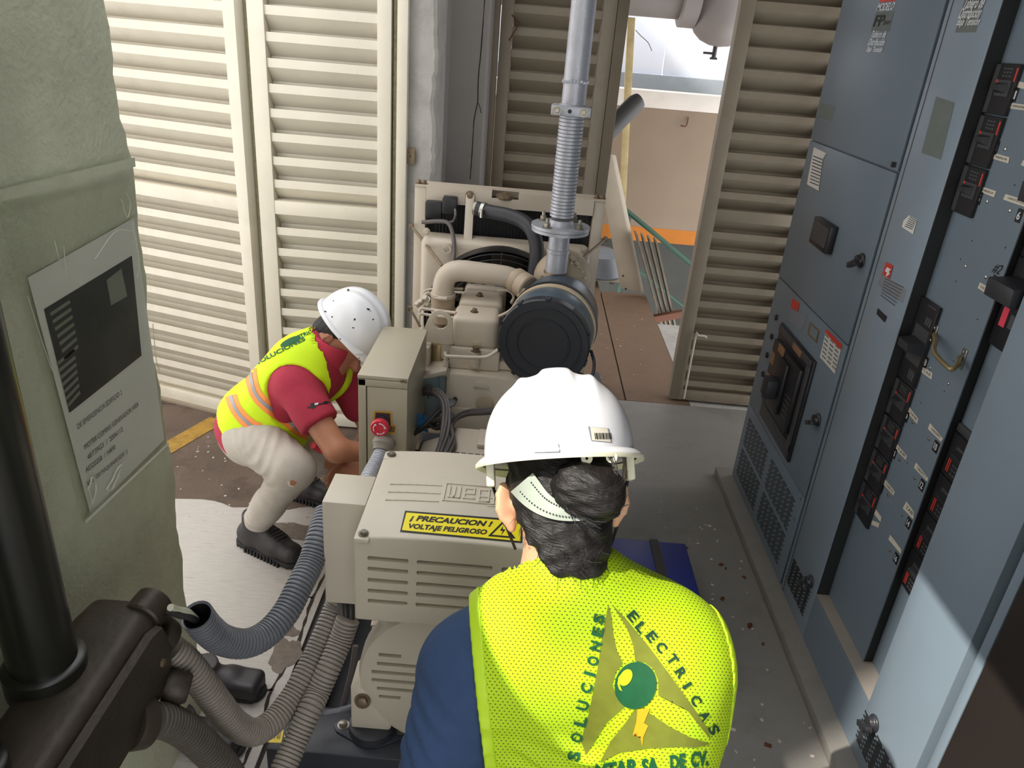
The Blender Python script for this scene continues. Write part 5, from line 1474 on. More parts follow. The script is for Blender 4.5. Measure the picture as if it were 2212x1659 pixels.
for z0,z1 in ((1.905,2.03),(1.774,1.903),(1.644,1.772)): breaker(s2, z0, z1, PA, SPRD, .108)
for z0,z1 in ((1.002,1.128),(.876,1.0),(.750,.874),(.622,.748)): breaker(s2, z0, z1, PA, SPRD, .108)
# the long breaker between the two groups
bb = G().box(PA-.012,PA, SPRD-.108,SPRD, 1.132,1.388).build('breaker', M['breaker_black'], s2, .0015, 1)
G().hexa([(PA-.012,SPRD-.10,1.235),(PA-.012,SPRD-.03,1.235),(PA-.06,SPRD-.04,1.245),(PA-.06,SPRD-.10,1.245),(PA-.012,SPRD-.10,1.275),(PA-.012,SPRD-.03,1.275),(PA-.062,SPRD-.04,1.27),(PA-.062,SPRD-.10,1.27)]).build('toggle', M['rubber_black'], bb)
G().box(PA-.014,PA-.012, SPRD-.104,SPRD-.02, 1.20,1.312).build('toggle_frame', M['breaker_grey'], bb)
g = G()
for k in range(3): g.box(PA-.0126,PA-.012, SPRD-.062-.012*k-.008,SPRD-.062-.012*k, 1.322,1.345); g.box(PA-.0126,PA-.012, SPRD-.062-.012*k-.008,SPRD-.062-.012*k, 1.15,1.18)
g.build('breaker_print', M['ink_grey'], bb)
G().box(PA-.0125,PA-.012, SPRD-.100,SPRD-.05, 1.376,1.379).build('breaker_print', M['ink_grey'], bb)
# near column on the rear plate
RY_ = YAB-.004
for k in range(4): breaker(s2, .585+.131*k, .585+.131*k+.129, PB, RY_, .15, False, .52, 'near')
b = G().box(PB-.010,PB, RY_-.15,RY_, 1.112,1.135).build('breaker_filler', M['breaker_grey'], s2, .002)
for z0,z1 in ((1.37,1.60),(1.602,1.83)):
    b7 = G().box(PB-.012,PB, RY_-.15,RY_, z0,z1).build('breaker', M['breaker_black'], s2, .002)
    G().hexa([(PB-.012,RY_-.14,z0+.13),(PB-.012,RY_-.02,z0+.13),(PB-.085,RY_-.03,z0+.135),(PB-.085,RY_-.14,z0+.135),(PB-.012,RY_-.14,z0+.185),(PB-.012,RY_-.02,z0+.185),(PB-.088,RY_-.03,z0+.18),(PB-.088,RY_-.14,z0+.18)]).build('toggle', M['rubber_black'], b7, .002)
    G().box(PB-.0128,PB-.012, RY_-.04,RY_-.016, z0+.055,z0+.105).build('red_mark', M['pink_red'], b7)
    g = G()
    for j in range(3): g.box(PB-.0126,PB-.012, RY_-.07-.02*j,RY_-.052-.02*j, z0+.06,z0+.095)
    g.build('breaker_print', M['ink_grey'], b7)
# bent pull handle
hp = [(2018,722,.006),(2021,738,.03),(2017,757,.05),(2028,774,.055),(2050,795,.055),(2058,797,.052),(2068,787,.035),(2073,772,.008)]
P = [onx(x,y,PA-e) for x,y,e in hp]
ph = G().tube(spline(P,.005), .0065, 10).build('pull_handle', M['brass'], pa_)
for px,py in ((2019,722),(2081,775)):
    y,z = yz(px,py,PA); g = G().box(PA-.004,PA, y-.011,y+.011, z-.028,z+.028); g.hexbolt((PA-.004,y,z+.019),(-1,0,0),.005,.003,False); g.hexbolt((PA-.004,y,z-.019),(-1,0,0),.005,.003,False)
    g.build('handle_foot', M['chrome'], ph, .002)
# tape labels and number tags: (quad px, text)
def tape(pts, s, X=PA, par=None):
    par = par or pa_
    t_ = cpoly('tape_label', M['cream_tape'], par, pts, X, .0012)
    if s:
        (x0,y0),(x1,y1),(x2,y2),(x3,y3) = pts[:4]
        f = lambda u,v: fx_((x0*(1-u)+x1*u)*(1-v)+(x3*(1-u)+x2*u)*v, (y0*(1-u)+y1*u)*(1-v)+(y3*(1-u)+y2*u)*v, X, .002)
        text_on(s, 'label_text', M['ink_grey'], t_, f(.15,.72), f(.85,.72), f(.15,.28), (0,0,0))
    return t_
tape([(2196,174),(2225,182),(2221,195),(2192,187)], '')
tape([(2182,222),(2230,228),(2226,240),(2178,234)], 'EMERGENCIA')
tape([(2146,330),(2181,340),(2178,353),(2142,342)], 'TABLERO PB'); tape([(2210,346),(2230,351),(2226,364),(2205,357)], '')
tape([(2121,403),(2152,413),(2147,426),(2117,414)], 'TABLERO 4P')
tape([(2172,419),(2220,434),(2216,448),(2167,431)], 'CAPACITOR 2,3,4')
tape([(2117,610),(2138,622),(2132,635),(2112,622)], 'CHILLER')
tape([(1993,791),(2014,806),(2012,820),(1989,803)], 'TAB')
tape([(1965,880),(1984,905),(1981,916),(1959,890)], 'TAB NR'); tape([(1937,958),(1959,985),(1957,994),(1933,970)], 'TAB'); tape([(1912,1035),(1933,1062),(1930,1071),(1908,1046)], 'TAB N')
tape([(2009,914),(2037,947),(2033,954),(2004,926)], 'TABLERO'); tape([(1979,999),(2005,1033),(2003,1040),(1974,1010)], 'TABLERO 2'); tape([(1958,1083),(1974,1105),(1973,1122),(1950,1098)], 'TAB')
tape([(1923,1155),(1947,1187),(1946,1197),(1919,1165)], ''); tape([(1892,1100),(1904,1117),(1902,1128),(1888,1110)], '')
rg = tape([(1884,1124),(1900,1130),(1897,1140),(1882,1133)], ''); 
def ntag(px,py,s):
    y,z = yz(px,py,PA); h_ = .022; w_ = .018 if len(s)==1 else .022
    t_ = rect('number_tag', M['ink_black'], pa_, y-w_*.6, y+w_*.6, z-h_*.75, z+h_*.75, PA, .0012)
    text_on(s, 'tag_digit', M['ink_white'], t_, (PA-.002,y+w_*.36,z-h_*.45), (PA-.002,y-w_*.36,z-h_*.45), (PA-.002,y+w_*.36,z+h_*.45), (0,0,0), .02)
for px,py,s in ((2193,205,'1'),(2152,319,'3'),(2116,428,'5'),(2202,466,'6'),(2148,609,'7'),(2000,783,'8'),(1959,900,'9'),(1932,978,'11'),(1904,1053,'13'),(2022,965,'10'),(1992,1048,'12'),(1963,1130,'14'),(1936,1206,'16')): ntag(px,py,s)
a = yz(2146,590,PA); b = yz(2158,592,PA)
text_on('#2', 'hand_writing', M['ink_black'], pa_, (PA-.0015,yz(2143,592,PA)[0],yz(2150,592,PA)[1]), (PA-.0015,yz(2161,592,PA)[0],yz(2150,592,PA)[1]), (PA-.0015,yz(2143,592,PA)[0],yz(2150,592,PA)[1]+.028), (0,0,0), 0, 1.0, .3)
g = G()
for px,py in ((2192,400),(2172,535),(2155,260),(2118,380),(2065,608),(2075,560),(2112,690),(2060,780),(1990,870),(2040,845),(1960,1000),(2100,520)):
    y,z = yz(px,py,PA); g.lathe([(.0022,0),(.0022,.0008)],(PA,y,z),(-1,0,0),8)
g.build('plate_hole', M['ink_black'], pa_)
# ---- nearest cabinet: pale edge, then brown door
s3 = thing('switchboard_cabinet', 'pale blue cabinet edge nearest the viewer with a dark brown door', 'cabinet', (1.5,.9,.045))
G().box(FACE+.03,1.98, .35,1.42, .045,TOP).build('cabinet_body', CD, s3)
G().box(FACE,1.3, 1.362,1.392, .045,TOP).build('edge_strip', CL, s3, .003)
xe = ony(2028,1659,1.30).x
bd = G().box(1.10,1.19, .36,1.29, .05,TOP).build('brown_door', M['cab_brown'], s3, .004)
G().box(1.0995,1.1005, 1.085,1.089, .06,TOP-.01).build('door_seam', M['ink_black'], bd)

# ---------------------------------------------------------------- blue crate, black shoes
bx = thing('blue_crate', 'blue plastic crate with a dark strap, on the floor right of the alternator', 'crate', (.60,2.45,0))
T = [onz(1300,1153,.22),onz(1463,1160,.22),onz(1492,1300,.22),onz(1320,1300,.22)]
zt_ = .22
xl, xr, yb2, yf2 = .42, .735, 1.99, 2.46
G().box(xl,xr,yb2,yf2,0.0,zt_-.02).build('crate_body', M['blue_plastic'], bx, .012)
G().box(xl-.006,xr+.006,yb2-.006,yf2+.006,zt_-.02,zt_).build('crate_lid', M['blue_plastic'], bx, .006)
sx = onz(1415,1170,zt_).x
G().hexa([(sx-.018,yb2-.01,zt_),(sx+.022,yb2-.01,zt_),(sx+.012,yf2+.01,zt_),(sx-.022,yf2+.01,zt_),(sx-.018,yb2-.01,zt_+.004),(sx+.022,yb2-.01,zt_+.004),(sx+.012,yf2+.01,zt_+.004),(sx-.022,yf2+.01,zt_+.004)]).build('strap', M['cable_black'], bx)
# ================================================================ PEOPLE
def V3(*a): return Vector(a)
def hard_hat(name, par, c, r, f, u, m_shell, half_l, half_w, hgt, peak=.045, ring=.014):
    """c = centre of the rim plane; r, f, u = right, forward, up of the head"""
    def P(x, y, z): return c + r*x + f*y + u*z
    NT, NR = 96, 30
    def bump(x, y, rho):                      # one broad crown ridge between two narrow ones
        ax_ = abs(x)/half_w
        b = .0065*(1/(1+math.exp((ax_-.20)*60)))
        b += .0055*math.exp(-((ax_-.47)/.075)**2)
        fade = max(0, 1-(rho/.93)**6)*min(1, (1.15-abs(y)/half_l)*3)
        return b*max(0,fade)
    rows = []
    for i in range(NR+1):
        q = i/NR*PI/2; rho = math.sin(q)**.92; zz = math.cos(q)**.86
        row = []
        for j in range(NT):
            t = 2*PI*j/NT; x = half_w*rho*math.cos(t); y = half_l*rho*math.sin(t)
            b = bump(x, y, rho); z = hgt*zz
            k = 1 + b/hgt*2.2*(1-zz*.4)
            row.append(P(x*(1+b*4), y*(1+b*3), z*(1+b*1.0/hgt)+.012*(1-rho)*0))
        rows.append(row)
    # rim: small flare, longer at the front
    for (e, z) in ((.25,.001),(.6,-.002),(.92,-.006),(1.0,-.0095),(.95,-.0125),(.5,-.009),(.0,-.007)):
        row = []
        for j in range(NT):
            t = 2*PI*j/NT; fr = max(0, math.sin(t))**2.2
            w = ring + (peak-ring)*fr
            x = (half_w + w*e*1.0)*math.cos(t); y = (half_l + w*e)*math.sin(t)
            row.append(P(x, y, z - .012*fr*e))
        rows.append(row)
    for i in range(12):                        # inner shell
        q = (1-i/12)*PI/2; rho = math.sin(q)**.92*.965; zz = math.cos(q)**.86*.96
        rows.append([P(half_w*rho*math.cos(2*PI*j/NT), half_l*rho*math.sin(2*PI*j/NT), hgt*zz-.002) for j in range(NT)])
    g = G().grid(rows, True)
    o = g.build(name, m_shell, par, ang=70)
    tri = BVHTree.FromPolygons([Vector(v) for v in g.v], g.f)
    return o, tri, P
def hat_patch(name, m, par, bvh, P, c, pts, out):
    """small raised badge: pts are head coordinates (right, forward, up) aimed at the shell from outside"""
    pass

def hand(S, w, palm, d, n, side, fl=.075, rr=.0085, curl=.5, k=.008):
    """palm SDF with five separate fingers. w wrist, d finger direction, n palm normal (fingers curl towards n), side = thumb side"""
    w = Vector(w); d = Vector(d).normalized(); n = Vector(n).normalized(); s_ = Vector(side).normalized()
    kn = w + d*palm
    S.box(w+d*palm*.55, (palm*.5,.040,.013), (d, s_, n), .011, .015)
    for i,(o,l) in enumerate(((.030,.92),(.010,1.0),(-.010,.94),(-.029,.76))):
        a = kn + s_*o; L1 = fl*.48*l; L2 = fl*.32*l; L3 = fl*.26*l
        d1 = (d*math.cos(curl*.7)+n*math.sin(curl*.7)).normalized(); b = a+d1*L1
        d2 = (d*math.cos(curl*1.7)+n*math.sin(curl*1.7)).normalized(); c = b+d2*L2
        d3 = (d*math.cos(curl*2.4)+n*math.sin(curl*2.4)).normalized(); e = c+d3*L3
        S.cap(a-d*.012, b, rr*1.05, rr, k); S.cap(b, c, rr, rr*.95, .003); S.cap(c, e, rr*.95, rr*.8, .003)
    a = w + d*palm*.35 + s_*.030; b = a + (d*.62+s_*.75).normalized()*.036; c = b + (d*.85+n*.45+s_*.2).normalized()*.032
    S.cap(a, b, .0125, .0105, .012); S.cap(b, c, .0105, .009, .003)

# ------------------------------------------------------------------ WOMAN seen from behind
w = thing('person', 'person seen from behind in clean white hard hat, lettered lime vest and navy shirt', 'person', (.1,.86,0))
UP = Vector((-.13,.57,.81)).normalized()
FW = Vector((-.05,1,0)); FW = (FW-UP*FW.dot(UP)).normalized(); RT = FW.cross(UP).normalized()
HC = Vector((.076,.945,1.452))           # centre of the helmet rim
HD = HC - UP*.035 - FW*.004              # skull centre
EARL = HC - UP*.068 - RT*.072 - FW*.006
def wtorso(S, e=0.0):
    S.ell((.115,.88,1.07), (.168+e,.115+e,.22+e), k=.04)
    S.ell((.05,.845,1.15), (.085+e,.075+e,.13+e), k=.04); S.ell((.17,.845,1.17), (.085+e,.075+e,.13+e), k=.04)
    S.cap((-.01,.835,1.145), (.225,.83,1.225), .060+e, .062+e, .05)
    S.cap((.093,.835,1.318), (.015,.84,1.170), .042+e, .05+e, .05); S.cap((.095,.835,1.335), (.205,.84,1.245), .046+e, .05+e, .05)
    S.ell((.10,.865,.96), (.135+e,.10+e,.16+e), k=.06)
    S.ell((.10,.86,.83), (.165+e,.125+e,.14+e), k=.06)
SHL = (-.040,.83,1.128); SHR = (.272,.825,1.208); ELL = (-.066,.745,.97); ELR = (.285,.86,.98); WRL = (-.02,.99,1.03); WRR = (.18,1.03,1.06)
def warms(S, e=0.0):
    S.cap(SHL, ELL, .058+e, .046+e, .05); S.cap(ELL, WRL, .043+e, .029+e, .02)
    S.cap(SHR, ELR, .060+e, .048+e, .05); S.cap(ELR, WRR, .043+e, .029+e, .02)
# body: one continuous figure
S = SDF((-.25,.60,-.02), (.48,1.22,1.62), .0085)
wtorso(S, -.006); warms(S, -.006)
NK = Vector((.092,.835,1.33)); HB = HD - UP*.065 - FW*.025
S.cap(NK, HB, .056, .052, .03)
S.ell(HD, (.070,.090,.105), (RT,FW,UP), .02)
S.ell(HD-UP*.085+FW*.035, (.052,.058,.055), (RT,FW,UP), .03)            # jaw
S.cap(HD-UP*.02+FW*.088, HD-UP*.052+FW*.108, .010, .015, .012)           # nose
S.ell(HD-UP*.095+FW*.078, (.022,.012,.008), (RT,FW,UP), .01)             # lips
S.ell(HD-UP*.122+FW*.068, (.020,.018,.016), (RT,FW,UP), .015)            # chin
for sgn in (-1,1):
    S.cap((.10+sgn*.085,.855,.82), (.10+sgn*.09,.87,.45), .085, .055, .03); S.cap((.10+sgn*.09,.87,.45), (.10+sgn*.09,.845,.08), .055, .036, .02)
    S.cap((.10+sgn*.09,.845,.05), (.10+sgn*.10,1.02,.03), .04, .032, .02)
hand(S, WRL, .085, (.5,.8,-.25), (.2,-.1,-1), (.7,-.5,0)); hand(S, WRR, .085, (-.6,.75,-.2), (-.1,-.1,-1), (-.7,-.5,0))
S.build('body', M['skin_light'], w, 1)
# ears, eyes (visible left ear modelled in detail)
for sgn in (-1,1):
    E_ = HD + RT*sgn*.070 - UP*.033 - FW*.004
    S = SDF(E_-Vector((.05,.05,.05)), E_+Vector((.05,.05,.05)), .0024)
    A_ = (RT*sgn*.80-FW*.60).normalized(); Bn = FW*.80+RT*sgn*.60
    cE = E_ + RT*sgn*.008 - FW*.004
    S.ell(cE+UP*.004, (.017,.0065,.030), (A_,Bn.cross(UP).cross(UP)*-1 if False else Bn,UP), .004)
    S.cap(cE-UP*.022-A_*.004, cE-UP*.031-A_*.006, .0085, .0065, .008)
    S.cap(E_-RT*sgn*.01+UP*.002, cE-A_*.006, .015, .009, .008)
    for t0,t1 in ((2.6,1.9),(1.9,1.2),(1.2,.5),(.5,-.3),(-.3,-.9)):
        q = lambda t: cE+UP*(.004+.027*math.sin(t))+A_*(.015*math.cos(t))+Bn*.003
        S.cap(q(t0), q(t1), .0036, .0036, .003)
    S.build('ear', M['skin_light'], w, 1)
    ey = HD + RT*sgn*.031 + FW*.083 - UP*.018
    G().lathe([(.001,-.012)]+[(.012*math.sin(PI*i/12),-.012*math.cos(PI*i/12)) for i in range(1,12)]+[(.001,.012)], ey, FW, 14).build('eye', M['ink_white'], w)
# hair: cap of hair pulled back, nape and bun
S = SDF((-.05,.70,1.26), (.24,1.08,1.62), .004)
S.ell(HD-FW*.004, (.076,.095,.112), (RT,FW,UP), .02)
S.ell(HD-FW*.055-UP*.065, (.062,.045,.070), (RT,FW,UP), .03)
S.ell(HD-FW*.050-UP*.115, (.050,.034,.050), (RT,FW,UP), .03)
x_ = S.pd(HD-FW*.005-UP*.02, FW+UP*-.55); S.inter(np.maximum(x_, 0)*.9 + np.minimum(x_,0))
S.plane(HD-UP*.134-FW*.07, -UP-FW*.25)
S.plane(HD-RT*.018-UP*.085, -RT*1.0-UP*.8+FW*.4)       # bare patch below and behind the left ear
S.plane(HD+RT*.052-UP*.10, RT*1.0-UP*.75+FW*.9)
S.noise(.0012, [(180,40,260,0,1),(-120,90,210,1,1),(300,-60,150,2,.7)])
hair, hairb = S.build('hair', M['hair_dark'], w, 1)
BN = HD - FW*.093 - UP*.018 + RT*.030
S = SDF(BN-Vector((.085,.085,.085)), BN+Vector((.085,.085,.085)), .0035)
S.ell(BN, (.044,.041,.038), (RT,FW,UP), .01); S.ell(BN+RT*.015-UP*.009-FW*.008, (.032,.031,.031), (RT,FW,UP), .02); S.ell(BN-RT*.022+UP*.006-FW*.006, (.022,.026,.025), (RT,FW,UP), .02)
S.noise(.0011, [(120,40,420,0,1),(-90,60,300,1,1),(60,100,-160,.5,.8)])
S.build('hair_bun', M['hair_dark'], hair, 1)
rnd = random.Random(21); g = G()
for i in range(26):
    a = rnd.uniform(-2.6, .4); ph_ = rnd.uniform(-1,1)
    st = BN + RT*.038*math.cos(a) - FW*.022 + UP*.034*math.sin(a)
    d = (RT*math.cos(a)+UP*math.sin(a)-FW*.2).normalized(); tn = (-RT*math.sin(a)+UP*math.cos(a))
    g.tube([st, st+tn*.018+d*.004, st+tn*.034+d*rnd.uniform(-.004,.008)], [.0009,.0008,.0004], 4)
for i in range(90):                                   # loose hairs on the nape
    x = rnd.uniform(-.055,.06); z = rnd.uniform(-.165,-.08)
    h = hairb.ray_cast(HD+RT*x+UP*z-FW*.3, FW)
    if h[0] is None: continue
    st = h[0]; d = Vector((rnd.uniform(-.6,.5), -.35, rnd.uniform(-1,.0))).normalized(); L_ = rnd.uniform(.008,.022)
    g.tube([st, st+d*L_*.5, st+d*L_+Vector((rnd.uniform(-.008,.008),0,rnd.uniform(-.012,.006)))], [.0005,.0004,.0002], 4)
for i in range(46):                                   # fine curls by the left ear and neck
    st = HD - RT*(.058+rnd.uniform(-.012,.008)) - UP*rnd.uniform(.05,.15) - FW*rnd.uniform(.0,.05)
    h = hairb.find_nearest(st)
    d = Vector((rnd.uniform(-1,-.1), rnd.uniform(-.7,.2), rnd.uniform(-1,.3))).normalized(); L_ = rnd.uniform(.012,.03)
    st = h[0]; g.tube([st, st+d*L_*.5+Vector((0,0,-.003)), st+d*L_+Vector((.006,0,rnd.uniform(-.012,.004)))], [.0005,.0004,.0002], 4)
stuff(g.build('loose_hair', M['hair_dark'], hair))
# shirt, long navy sleeves
S = SDF((-.24,.62,.68), (.47,1.12,1.44), .0075)
wtorso(S, .004); warms(S, .011)
S.plane((.1,.86,.74), (0,0,-1)); S.plane(NK+Vector((0,.0,-.012)), (0,.25,1))
S.plane(Vector(WRL)-Vector((.02,-.0,0))*.5, (Vector(WRL)-Vector(ELL)))
S.folds((-.11,.72,1.08), .16, .011, (60,10,75), .4, .6); S.folds((-.09,.72,1.19), .09, .006, (75,0,-50), 0, .5)
S.noise(.0016, [(26,12,34,0,1),(-38,20,22,1,.7)])
shirt, _ = S.build('shirt', M['navy_cloth'], w, 1)
S = SDF((-.15,.68,.02), (.36,1.05,.95), .011)
S.ell((.10,.86,.84), (.172,.132,.15), k=.05)
for sgn in (-1,1):
    S.cap((.10+sgn*.085,.855,.82), (.10+sgn*.09,.87,.45), .095, .068, .03); S.cap((.10+sgn*.09,.87,.45), (.10+sgn*.09,.845,.09), .068, .055, .02)
S.plane((0,0,.07),(0,0,-1)); S.plane((0,0,.90),(0,0,1))
S.build('trousers', M['cab_dark'], w, 1)
for sgn in (-1,1):
    S = SDF((-.1,.72,-.01),(.32,1.14,.16), .007)
    S.cap((.10+sgn*.09,.83,.05),(.10+sgn*.10,1.04,.045), .05,.042,.03); S.cap((.10+sgn*.09,.835,.06),(.10+sgn*.09,.845,.13), .05,.05,.03); S.plane((0,0,.002),(0,0,-1)); S.plane((0,0,.13),(0,0,1))
    S.build('boot', M['boot_black'], w, 1)
# vest: mesh cloth, cut at the armholes and neck, with binding
LN = Vector((-1.0,-.12,-.15)).normalized(); LP = Vector((-.022,.72,1.267))      # left armhole plane
RN = Vector((1.0,.15,.12)).normalized(); RP = Vector((.337,.78,1.27))         # right armhole plane
def wvest(S, e):
    wtorso(S, .013+e); warms(S, .021+e)
    S.ell((.258,.785,1.08), (.088+e,.090+e,.17+e), k=.05)                       # cloth hanging loose over the right side
    S.folds((.10,.74,1.02), .13, .016, (30,0,58), .9, .8); S.folds((-.02,.74,1.10), .10, .007, (14,0,60), .3, .6)
    S.folds((.17,.74,1.03), .10, .012, (-52,0,40), .2, .5); S.folds((.24,.75,1.12), .10, .006, (60,0,10), .2, .5)
def necks(S):
    S.plane((.092,.80,1.378), (-.05,.10,1))
lo, hi, hh = (-.20,.60,.72), (.40,1.10,1.44), .0056
S = SDF(lo, hi, hh); wvest(S, 0)
def neckhole(N_): N_.cap((.090,.855,1.30),(.080,.90,1.46), .064,.088,0); N_.cap((.085,.91,1.285),(.08,.99,1.34), .080,.095,0)
NE = SDF(lo, hi, hh); neckhole(NE)
full = S.F.copy()
S.plane(LP, LN); S.plane(RP, RN); S.plane((0,0,.80),(0,0,-1)); S.sub(NE); necks(S)
vest, vb = S.build('vest', M['vest_mesh'], w, 2)
def strip_of(name, m, d0, d1, which, grow=.0022):
    a_, b_ = ((-.14,.60,.78), (.10,1.04,1.42)) if which == 'L' else ((.22,.60,.78), (.42,1.04,1.42))
    T = SDF(a_, b_, .0034); wvest(T, 0); fl_ = T.F.copy(); NE = SDF(a_, b_, .0034); neckhole(NE)
    T.F = np.maximum(fl_-grow, -(fl_+.006))
    if which == 'L': a = T.pd(LP, LN)
    elif which == 'R': a = T.pd(RP, RN)
    T.F = np.maximum(T.F, np.maximum(a-d1, d0-a)); T.plane((0,0,.80),(0,0,-1)); T.sub(NE); necks(T)
    if which == 'L': T.plane(RP, RN)
    return T.build(name, m, vest, 3)
strip_of('armhole_binding', M['binding_lime'], -.016, .002, 'L'); strip_of('armhole_binding', M['binding_lime'], -.010, .003, 'R')
# printing on the back
PG, PD, PO = M['print_green'], M['print_dark'], M['print_olive']
poly_print('print_wing', PO, vest, [(1313,1306),(1319,1330),(1324,1370),(1332,1405),(1345,1432),(1330,1450),(1322,1478),(1332,1505),(1350,1525),(1310,1560),(1285,1600),(1266,1630),(1255,1600),(1272,1540),(1290,1450),(1300,1380)], vb, .0012)
poly_print('print_wing', PO, vest, [(1322,1306),(1350,1335),(1400,1395),(1450,1462),(1495,1525),(1530,1577),(1534,1597),(1520,1580),(1485,1535),(1455,1510),(1422,1502),(1422,1470),(1412,1445),(1392,1430),(1372,1427),(1368,1395),(1355,1360),(1340,1335)], vb, .0012)
poly_print('print_wing', PO, vest, [(1370,1533),(1392,1533),(1412,1545),(1445,1568),(1490,1592),(1534,1606),(1500,1614),(1470,1612),(1400,1616),(1340,1625),(1296,1646),(1320,1600),(1352,1560)], vb, .0012)
poly_print('print_globe', PG, vest, ell_px(1373,1479,45,51,.2), vb, .0022)
poly_print('print_globe_shine', M['print_lime'], vest, ell_px(1352,1461,13,19,.5), vb, .0032)
g_ = [(1356,1442),(1346,1448),(1336,1460),(1334,1474),(1338,1486),(1345,1490),(1339,1476),(1340,1462),(1347,1450)]
poly_print('print_globe_shine', M['print_lime'], vest, g_, vb, .0034)
poly_print('print_bolt', M['print_orange'], vest, [(1378,1530),(1405,1528),(1392,1560),(1401,1566),(1391,1590),(1389,1610),(1385,1592),(1390,1578),(1368,1586),(1376,1556)], vb, .0022)
sol = [('S',1240,1631),('O',1246,1591),('L',1254,1556),('U',1259,1522),('C',1267,1485),('I',1274,1454),('O',1281,1426),('N',1287,1394),('E',1291,1363),('S',1293,1335)]
parts = [text_px(ch, x, y, 20 if ch!='I' else 7, 27-.35*i*.8, -76+ .3*i, .035) for i,(ch,x,y) in enumerate(sol)]
print_on('print_letters', PG, vest, *merge(parts), vb, .002, 7)
ele = [('E',1366,1331),('L',1384,1355),('E',1407,1375),('C',1428,1398),('T',1452,1424),('R',1470,1453),('I',1483,1480),('C',1502,1512),('A',1521,1545),('S',1540,1575)]
parts = [text_px(ch, x, y, 20 if ch!='I' else 7, 22, 50+1.2*i, .035) for i,(ch,x,y) in enumerate(ele)]
print_on('print_letters', PD, vest, *merge(parts), vb, .002, 7)
parts = [text_px('MTAP', 1330, 1661, 88, 36, -9, .05, .12), text_px('SA.', 1407, 1652, 40, 34, -8, .05, .12), text_px('DE', 1464, 1644, 34, 34, -9, .05, .12), text_px('CV.', 1510, 1638, 38, 34, -6, .05, .12)]
print_on('print_letters', PG, vest, *merge(parts), vb, .002, 7)
# helmet with suspension band
hat, hb, HP = hard_hat('hard_hat', w, HC, RT, FW, UP, M['helmet_clean'], .128, .108, .121, .04, .013)
rm = []
for e_,z_ in ((1.02,-.0075),(1.05,-.011),(.98,-.0135),(.2,-.0105)):
    row = []
    for j in range(96):
        t = 2*PI*j/96; fr = max(0, math.sin(t))**2.2; wd = .013+(.04-.013)*fr
        row.append(HP((.108+wd*e_)*math.cos(t), (.128+wd*e_)*math.sin(t), z_-.012*fr*e_))
    rm.append(row)
G().grid(rm, True).build('rim_edge', M['helmet_cream'], hat, ang=70)
# slot boss low on the back left, barcode label right of it
def shell_pt(px, py, lift=.001):
    o_ = Vector((0,0,CAM_H)); h = hb.ray_cast(o_, _ray(px,py).normalized(), 5)
    return (h[0] - _ray(px,py).normalized()*lift) if h[0] is not None else None
def shell_patch(name, m, pts, lift, par=hat, L=8):
    V2,F2 = subdivide(pts, [tuple(range(len(pts)))], L); P = [shell_pt(v.x,v.y,lift) for v in V2]
    F2 = [f for f in F2 if all(P[i] is not None for i in f)]
    g = G(); g.add([p if p is not None else HC for p in P], F2); return g.build(name, m, par)
shell_patch('accessory_slot', M['helmet_clean'], [(1153,955),(1203,953),(1208,970),(1208,975),(1152,977)], .0045)
lb = shell_patch('barcode_label', M['grey_label'], [(1270,921),(1316,926),(1322,956),(1277,952)], .0008)
shell_patch('label_ground', M['cream_tape'], [(1275,922),(1312,926),(1320,955),(1279,951)], .0012, lb)
x_ = 1284
for k in range(11):
    wdt = (1.6,3,1.2,2.2)[k%4]; shell_patch('barcode_bar', M['ink_black'], [(x_,935),(x_+wdt,935.4),(x_+wdt+1.6,949),(x_+1.6,948.6)], .0018, lb, 12); x_ += wdt+1.5
# suspension: nape strap following the back of the head
pts = [(1052,1002,.0),(1085,1012,.0),(1118,1032,.0),(1140,1058,.0),(1168,1086,.0),(1205,1104,.0),(1250,1111,.0),(1295,1108,.0),(1322,1092,.0)]
wid = [16,24,32,30,24,19,14,12,10]
top_, bot_ = [], []
P0 = spline([Vector((x,y,0)) for x,y,_ in pts], 6.0); n_ = len(P0)
rows = []
for i,p in enumerate(P0):
    t = (P0[min(i+1,n_-1)]-P0[max(i-1,0)]).normalized(); nn = Vector((-t.y,t.x,0)); s_ = i/(n_-1)*(len(wid)-1); k = min(int(s_),len(wid)-2); hw_ = (wid[k]*(1-(s_-k))+wid[k+1]*(s_-k))
    row = []
    for q in (-1,-.5,0,.5,1):
        pp = p+nn*hw_*q; d = _ray(pp.x,pp.y).normalized(); h = hairb.ray_cast(Vector((0,0,CAM_H)), d, 4)
        row.append((h[0]-d*.006) if h[0] is not None else None)
    rows.append(row)
ok = [r_ for r_ in rows if all(v is not None for v in r_)]
# smooth along its length, then give it thickness
for _ in range(6): ok = [[(ok[max(i-1,0)][j]+ok[i][j]*2+ok[min(i+1,len(ok)-1)][j])/4 for j in range(5)] for i in range(len(ok))]
g = G(); g.grid(ok); g.grid([[p+FW*.003 for p in r_] for r_ in ok])
st_ = g.build('nape_strap', M['strap_grey'], hat)
g = G()
for i in range(3, len(ok)-2):
    for j in (1,3):
        c_ = ok[i][j] - FW*.0006 - UP*0; g.lathe([(.0011,0),(.0011,.0008)], c_, -FW, 6)
g.build('strap_perforation', M['ink_black'], st_)
for sgn in (-1,1):
    G().hexa([HP(sgn*.100+a,b,z) for z in (-.040,.0) for a,b in ((-.006,-.02),(.006,-.02),(.006,.02),(-.006,.02))]).build('strap_anchor', M['helmet_cream'], hat, .003)
    line('chin_strap', [HP(sgn*.100,.01,-.03), HP(sgn*.088,.0,-.075), HP(sgn*.07,.03,-.13)], .0022, M['ink_black'], hat, 6)
